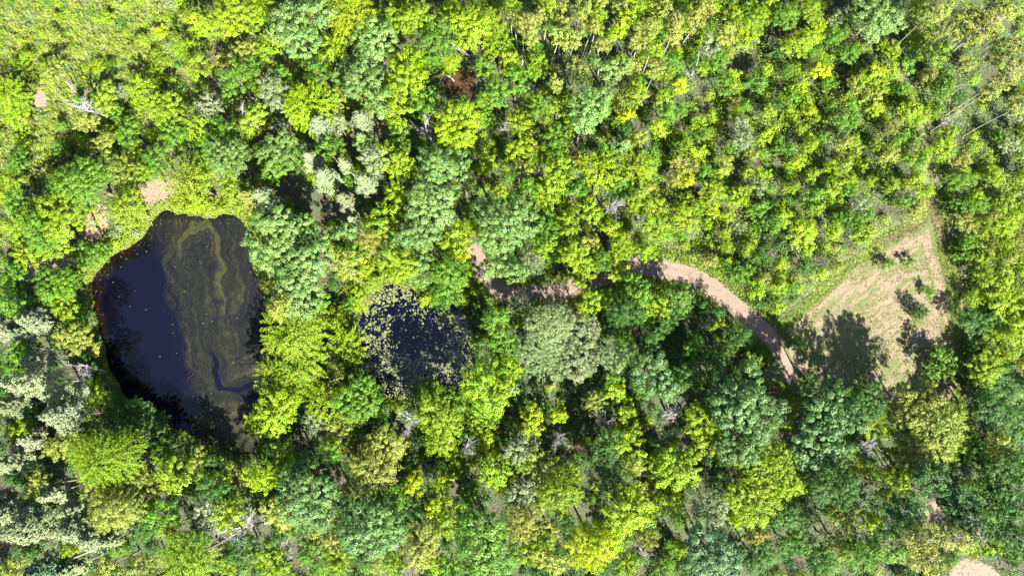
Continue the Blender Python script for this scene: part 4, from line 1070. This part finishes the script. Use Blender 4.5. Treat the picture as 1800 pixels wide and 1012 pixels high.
# pond bank grass
rngK = np.random.default_rng(10)
n = 120000
P = np.stack([rngK.uniform(-72, -5, n), rngK.uniform(-15, 32, n)], 1)
d = np.minimum(sdist(P, POND), sdist(P, LILY))
px, py = pix(P[:, 0], P[:, 1])
keep = (d > -0.05 + 0.5 * (fbm(P[:, 0] * 1.5, P[:, 1] * 1.5) - 0.5)) & (d < 3.2) & (rngK.random(n) < 0.6) & ~np.any([sdist(P, Q) < 0.35 for Q in SOILS], axis=0)
P = P[keep]; d = d[keep]; px = px[keep]; py = py[keep]; n = len(P)
T = np.column_stack([rngK.normal(0, .4, (n, 2)), np.ones(n)])
V = leaves(np.column_stack([P, 0.25 - 0.45 * sstep(1.0, -0.1, d)]), np.column_stack([rngK.normal(size=(n, 2)), np.full(n, .7)]), 0.65, 0.15, rngK, T)
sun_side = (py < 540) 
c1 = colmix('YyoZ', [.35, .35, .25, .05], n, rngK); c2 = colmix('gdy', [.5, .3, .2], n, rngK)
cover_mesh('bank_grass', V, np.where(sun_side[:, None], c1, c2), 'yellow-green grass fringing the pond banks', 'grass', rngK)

# cut straw and stubble on the clearing, verge grass along the track
rngS = np.random.default_rng(12)
n = 90000
P = np.stack([rngS.uniform(CLEAR[:, 0].min() - 2, CLEAR[:, 0].max() + 2, n), rngS.uniform(CLEAR[:, 1].min() - 2, CLEAR[:, 1].max() + 2, n)], 1)
d = sdist(P, CLEAR)
f = fbm(P[:, 0] * 0.5, P[:, 1] * 0.5, 4)
keep = (d < 0.8) & (ldist(P, TRACK)[0] > 1.2) & (rngS.random(n) < np.where(d > -1.2, 0.95, 0.10 + 0.35 * sstep(.5, .65, f)))
P = P[keep]; d = d[keep]; f = f[keep]; n = len(P)
green = rngS.random(n) < np.where(d > -1.0, np.where(pix(P[:, 0], P[:, 1])[1] < 430, 0.3, 0.85), 0.25 + 0.8 * (f - .4))
c = np.where(green[:, None], colmix('yYog', [.4, .2, .3, .1], n, rngS), np.array((0.10, 0.074, 0.042)) * (1 + rngS.normal(0, .15, (n, 1))))
hh = np.where(d > -1.0, 0.2, 0.05)
V = leaves(np.column_stack([P, hh * rngS.uniform(.5, 1, n) + 0.03]), np.column_stack([rngS.normal(size=(n, 2)) * .5, np.ones(n)]), 0.36, 0.07, rngS)
cover_mesh('stubble_grass', V, c, 'cut straw and short grass on the mown clearing', 'grass', rngS)

n = 70000
P = np.stack([rngS.uniform(-12, 48, n), rngS.uniform(-8, 24, n)], 1)
dt, al = ldist(P, TRACK)
keep = (dt > 1.45 + 0.9 * (fbm(P[:, 0] * .8, P[:, 1] * .8) - .5)) & (dt < 3.4) & (sdist(P, CLEAR) > 0) & (sdist(P, LILY) > 0.3)
P = P[keep]; n = len(P)
T = np.column_stack([rngS.normal(0, .5, (n, 2)), np.ones(n)])
V = leaves(np.column_stack([P, np.full(n, .16)]), np.column_stack([rngS.normal(size=(n, 2)), np.full(n, .8)]), 0.5, 0.13, rngS, T)
cover_mesh('verge_grass', V, colmix('yYog', [.45, .2, .2, .15], n, rngS), 'bright grass along both verges of the dirt track', 'grass', rngS)

# ------------------------------------------------------------------ lily pads
def pad_mat():
    m, nt, out = new_mat('lily_pad_leaf')
    oi = N(nt, 'ShaderNodeObjectInfo')
    geo = N(nt, 'ShaderNodeNewGeometry').outputs['Position']
    f = noise(nt, 4.0, 3, 0.6, geo)
    c = ramp(nt, f, [(0.3, (0.05, 0.062, 0.018)), (0.5, (0.08, 0.088, 0.026)), (0.7, (0.11, 0.112, 0.04))])
    bs = N(nt, 'ShaderNodeBsdfPrincipled'); nt.links.new(c, bs.inputs['Base Color'])
    bs.inputs['Roughness'].default_value = 0.4; bs.inputs['Specular IOR Level'].default_value = 0.5
    nt.links.new(bs.outputs[0], out.inputs[0])
    return m
PAD = pad_mat()

def pad_shape(rng, k=12):
    a = np.sort(np.linspace(0.18, 6.10, k) + rng.normal(0, 0.05, k))
    r = 1 + 0.12 * np.sin(2 * a + rng.uniform(0, 6)) + rng.normal(0, 0.05, k)
    top = np.column_stack([np.cos(a) * r, np.sin(a) * r * rng.uniform(0.75, 1.0), 0.02 + rng.uniform(0, .03, k)])
    bot = top.copy(); bot[:, 2] = -0.03
    V = np.vstack([top, bot, [[0, 0, 0.02]], [[0, 0, -0.03]]])
    F = []
    for i in range(k - 1):
        F += [(2 * k, i, i + 1), (i, k + i, i + 1), (i + 1, k + i, k + i + 1)]
    F += [(2 * k, k - 1, 2 * k + 1), (k - 1, 2 * k - 1, 2 * k + 1), (2 * k, 2 * k + 1, 0), (0, 2 * k + 1, k)]
    return V, np.array(F)

rngL = np.random.default_rng(21)
shapes = [pad_shape(rngL) for _ in range(7)]
pads = [mesh_np('lily_pad', V, F, PAD) for V, F in shapes]
n = 30000
P = np.stack([rngL.uniform(LILY[:, 0].min(), LILY[:, 0].max(), n), rngL.uniform(LILY[:, 1].min(), LILY[:, 1].max(), n)], 1)
d = sdist(P, LILY)
lpx, lpy = pix(P[:, 0], P[:, 1], -0.45)
ff = fbm(P[:, 0] * 0.55 + 3, P[:, 1] * 0.55, 3)
dens = 0.34 + 0.36 * sstep(-3.6, -0.8, d) + 0.35 * sstep(600, 520, lpy) + 0.5 * sstep(600, 640, lpy) + 0.35 * sstep(770, 815, lpx)
dens -= 0.5 * np.exp(-(((lpx - 715) / 34) ** 2 + ((lpy - 570) / 60) ** 2))
dens *= (0.12 + 1.0 * sstep(.42, .58, fbm(P[:, 0] * 1.6 + 3, P[:, 1] * 1.6, 3))) * (0.3 + 0.9 * sstep(.35, .6, ff))
keep = (d < 0.1) & (rngL.random(n) < np.clip(dens, 0.04, 1) * 0.7)
P = P[keep]; lpx = lpx[keep]; lpy = lpy[keep]; d = d[keep]
size = 0.045 + 0.11 * rngL.random(len(P)) ** 2.2 + np.where(rngL.random(len(P)) < 0.16, rngL.uniform(0.03, 0.17, len(P)), 0) * np.where(lpy < 610, 1, 0.4)
o_ = np.argsort(-size); P = P[o_]; size = size[o_]; lpx = lpx[o_]; lpy = lpy[o_]
Q = np.zeros((0, 3))
for p, s in zip(P, size):
    if len(Q) and (np.hypot(*(Q[:, :2] - p).T) < (Q[:, 2] + s) * 0.72).any(): continue
    Q = np.vstack([Q, (*p, s)])
print('pads', len(Q))
SV = []; SF = []; base = 0
for i, (x, y, s) in enumerate(Q):
    a = rngL.uniform(0, 6.28); k = int(rngL.integers(len(pads)))
    if i < 290:
        o = link(bpy.data.objects.new('lily_pad', pads[k])); o.location = (x, y, -0.447 + 0.001 * (i % 7)); o.rotation_euler = (0, 0, a); o.scale = (s, s, 0.5)
        tag(o, 'olive lily pad floating on the dark pond', 'lily pad', 'lily pads on the small pond')
    else:
        V, F = shapes[k]; ca, sa = math.cos(a), math.sin(a)
        V2 = np.column_stack([(V[:, 0] * ca - V[:, 1] * sa) * s + x, (V[:, 0] * sa + V[:, 1] * ca) * s + y, V[:, 2] * 0.5 - 0.447 + 0.001 * (i % 7)])
        SV.append(V2); SF.append(F + base); base += len(V)
o = link(bpy.data.objects.new('small_lily_pads', mesh_np('small_lily_pads', np.vstack(SV), np.vstack(SF), PAD)))
tag(o, 'scatter of small lily pads covering the small pond', 'lily pads', None, 'stuff')

# floating flecks on the large pond
n = 260
P = np.stack([rngL.uniform(POND[:, 0].min(), POND[:, 0].max(), n), rngL.uniform(POND[:, 1].min(), POND[:, 1].max(), n)], 1)
P = P[sdist(P, POND) < -0.5]
ed = np.vstack([P[:55]])
t = rngL.uniform(0, 1, 90); idx = (t * len(POND)).astype(int)
rim = POND[idx] + (POND.mean(0) - POND[idx]) * rngL.uniform(0.02, 0.12, (90, 1))
rim = rim[rim[:, 0] < -45]
SV = []; SF = []; base = 0
for i, (x, y) in enumerate(np.vstack([ed, rim])):
    V, F = shapes[i % 7]; s = rngL.uniform(0.035, 0.085)
    SV.append(np.column_stack([V[:, 0] * s + x, V[:, 1] * s + y, V[:, 2] * .4 - 0.446])); SF.append(F + base); base += len(V)
o = link(bpy.data.objects.new('floating_leaves', mesh_np('floating_leaves', np.vstack(SV), np.vstack(SF), PAD)))
tag(o, 'tiny pale leaves floating on the large pond', 'leaves', None, 'stuff')

# fallen dead trunks by the muddy pool
def fallen(px0, py0, px1, py1, z0, z1, r, label, nb=4):
    t = Tubes(); b = Tubes()
    A = np.array([*at(px0, py0, z0), z0]); B = np.array([*at(px1, py1, z1), z1])
    root = bpy.data.objects.new('fallen_tree', None); root.location = A; link(root)
    L = np.array([(B - A) * s + np.array([0, 0, 0.25 * math.sin(s * 3)]) for s in np.linspace(0, 1, 6)])
    t.add(L, np.linspace(r, r * 0.35, 6), 7)
    rg = np.random.default_rng(int(px0))
    for k in range(nb):
        s = L[int(rg.integers(1, 4))]; dirn = nrm((B - A) + rg.normal(size=3) * 0.25 * np.linalg.norm(B - A))
        ln = np.linalg.norm(B - A) * rg.uniform(.35, .7)
        b.add(np.array([s, s + dirn * ln * .5 + rg.normal(size=3) * .1, s + dirn * ln]), [r * .5, r * .35, r * .15], 5)
    link(bpy.data.objects.new('trunk', t.mesh('trunk', DEADWOOD)), root)
    link(bpy.data.objects.new('branches', b.mesh('branches', DEADWOOD)), root)
    tag(root, label, 'fallen tree', 'fallen dead trees')
fallen(781, 66, 822, 98, 4.2, 3.4, 0.16, 'pale forked dead trunk leaning over shrubs behind the muddy pool')
fallen(786, 132, 799, 144, 0.4, -0.3, 0.16, 'short pale log lying at the edge of the muddy pool', 1)
fallen(475, 182, 515, 212, 4.0, 2.2, 0.14, 'bleached fallen trunk beside the bright feathery tree near the oaks')
fallen(116, 143, 143, 172, 4.5, 1.5, 0.11, 'thin white broken trunk standing at the meadow edge', 2)
fallen(128, 176, 160, 192, 3.5, 0.8, 0.11, 'thin white leaning trunk among meadow saplings', 2)

# ------------------------------------------------------------------ labels
SHORT = {'M': 'tree', 'O': 'oak', 'A': 'feathery tree', 'P': 'conifer', 'W': 'willow', 'S': 'aspen', 'L': 'tall conifer', 'D': 'dead tree', 'B': 'shrub', 'J': 'sapling'}
XY = np.array([(r[0].location.x, r[0].location.y) for r in RECS])
BIG = np.array([r[1] not in 'BJ' for r in RECS])
labs = [f"{size} {cw} {word} {place}" for _, _, size, cw, word, place, _ in RECS]
tally = {}
for l in labs: tally[l] = tally.get(l, 0) + 1
taken = set(l for l in labs if tally[l] == 1)
for i, r in enumerate(RECS):
    root, code, size, cw, word, place, cat = r
    if tally[labs[i]] > 1 and BIG[i]:
        d = np.hypot(*(XY - XY[i]).T); d[i] = 1e9; d[~BIG] = 1e9
        for j in np.argsort(d)[:5]:
            n = RECS[j]
            if (n[3], n[1]) == (cw, code): continue
            for l in (f"{size} {cw} {SHORT[code]} next to {n[2]} {n[3]} {SHORT[n[1]]} {place}", f"{cw} {SHORT[code]} next to {n[3]} {SHORT[n[1]]} {place}", f"{cw} {SHORT[code]} touching {n[3]} {SHORT[n[1]]} {place}"):
                if len(l.split()) <= 16 and l not in taken: break
            else: continue
            labs[i] = l; taken.add(l); break
for i, r in enumerate(RECS):
    root, code, size, cw, word, place, cat = r
    w = labs[i].split()
    tag(root, ' '.join(w[1:] if len(w) > 16 else w), cat, f"{word}s {place}")
print('triangles about', TALLY[0], 'objects', len(bpy.data.objects))
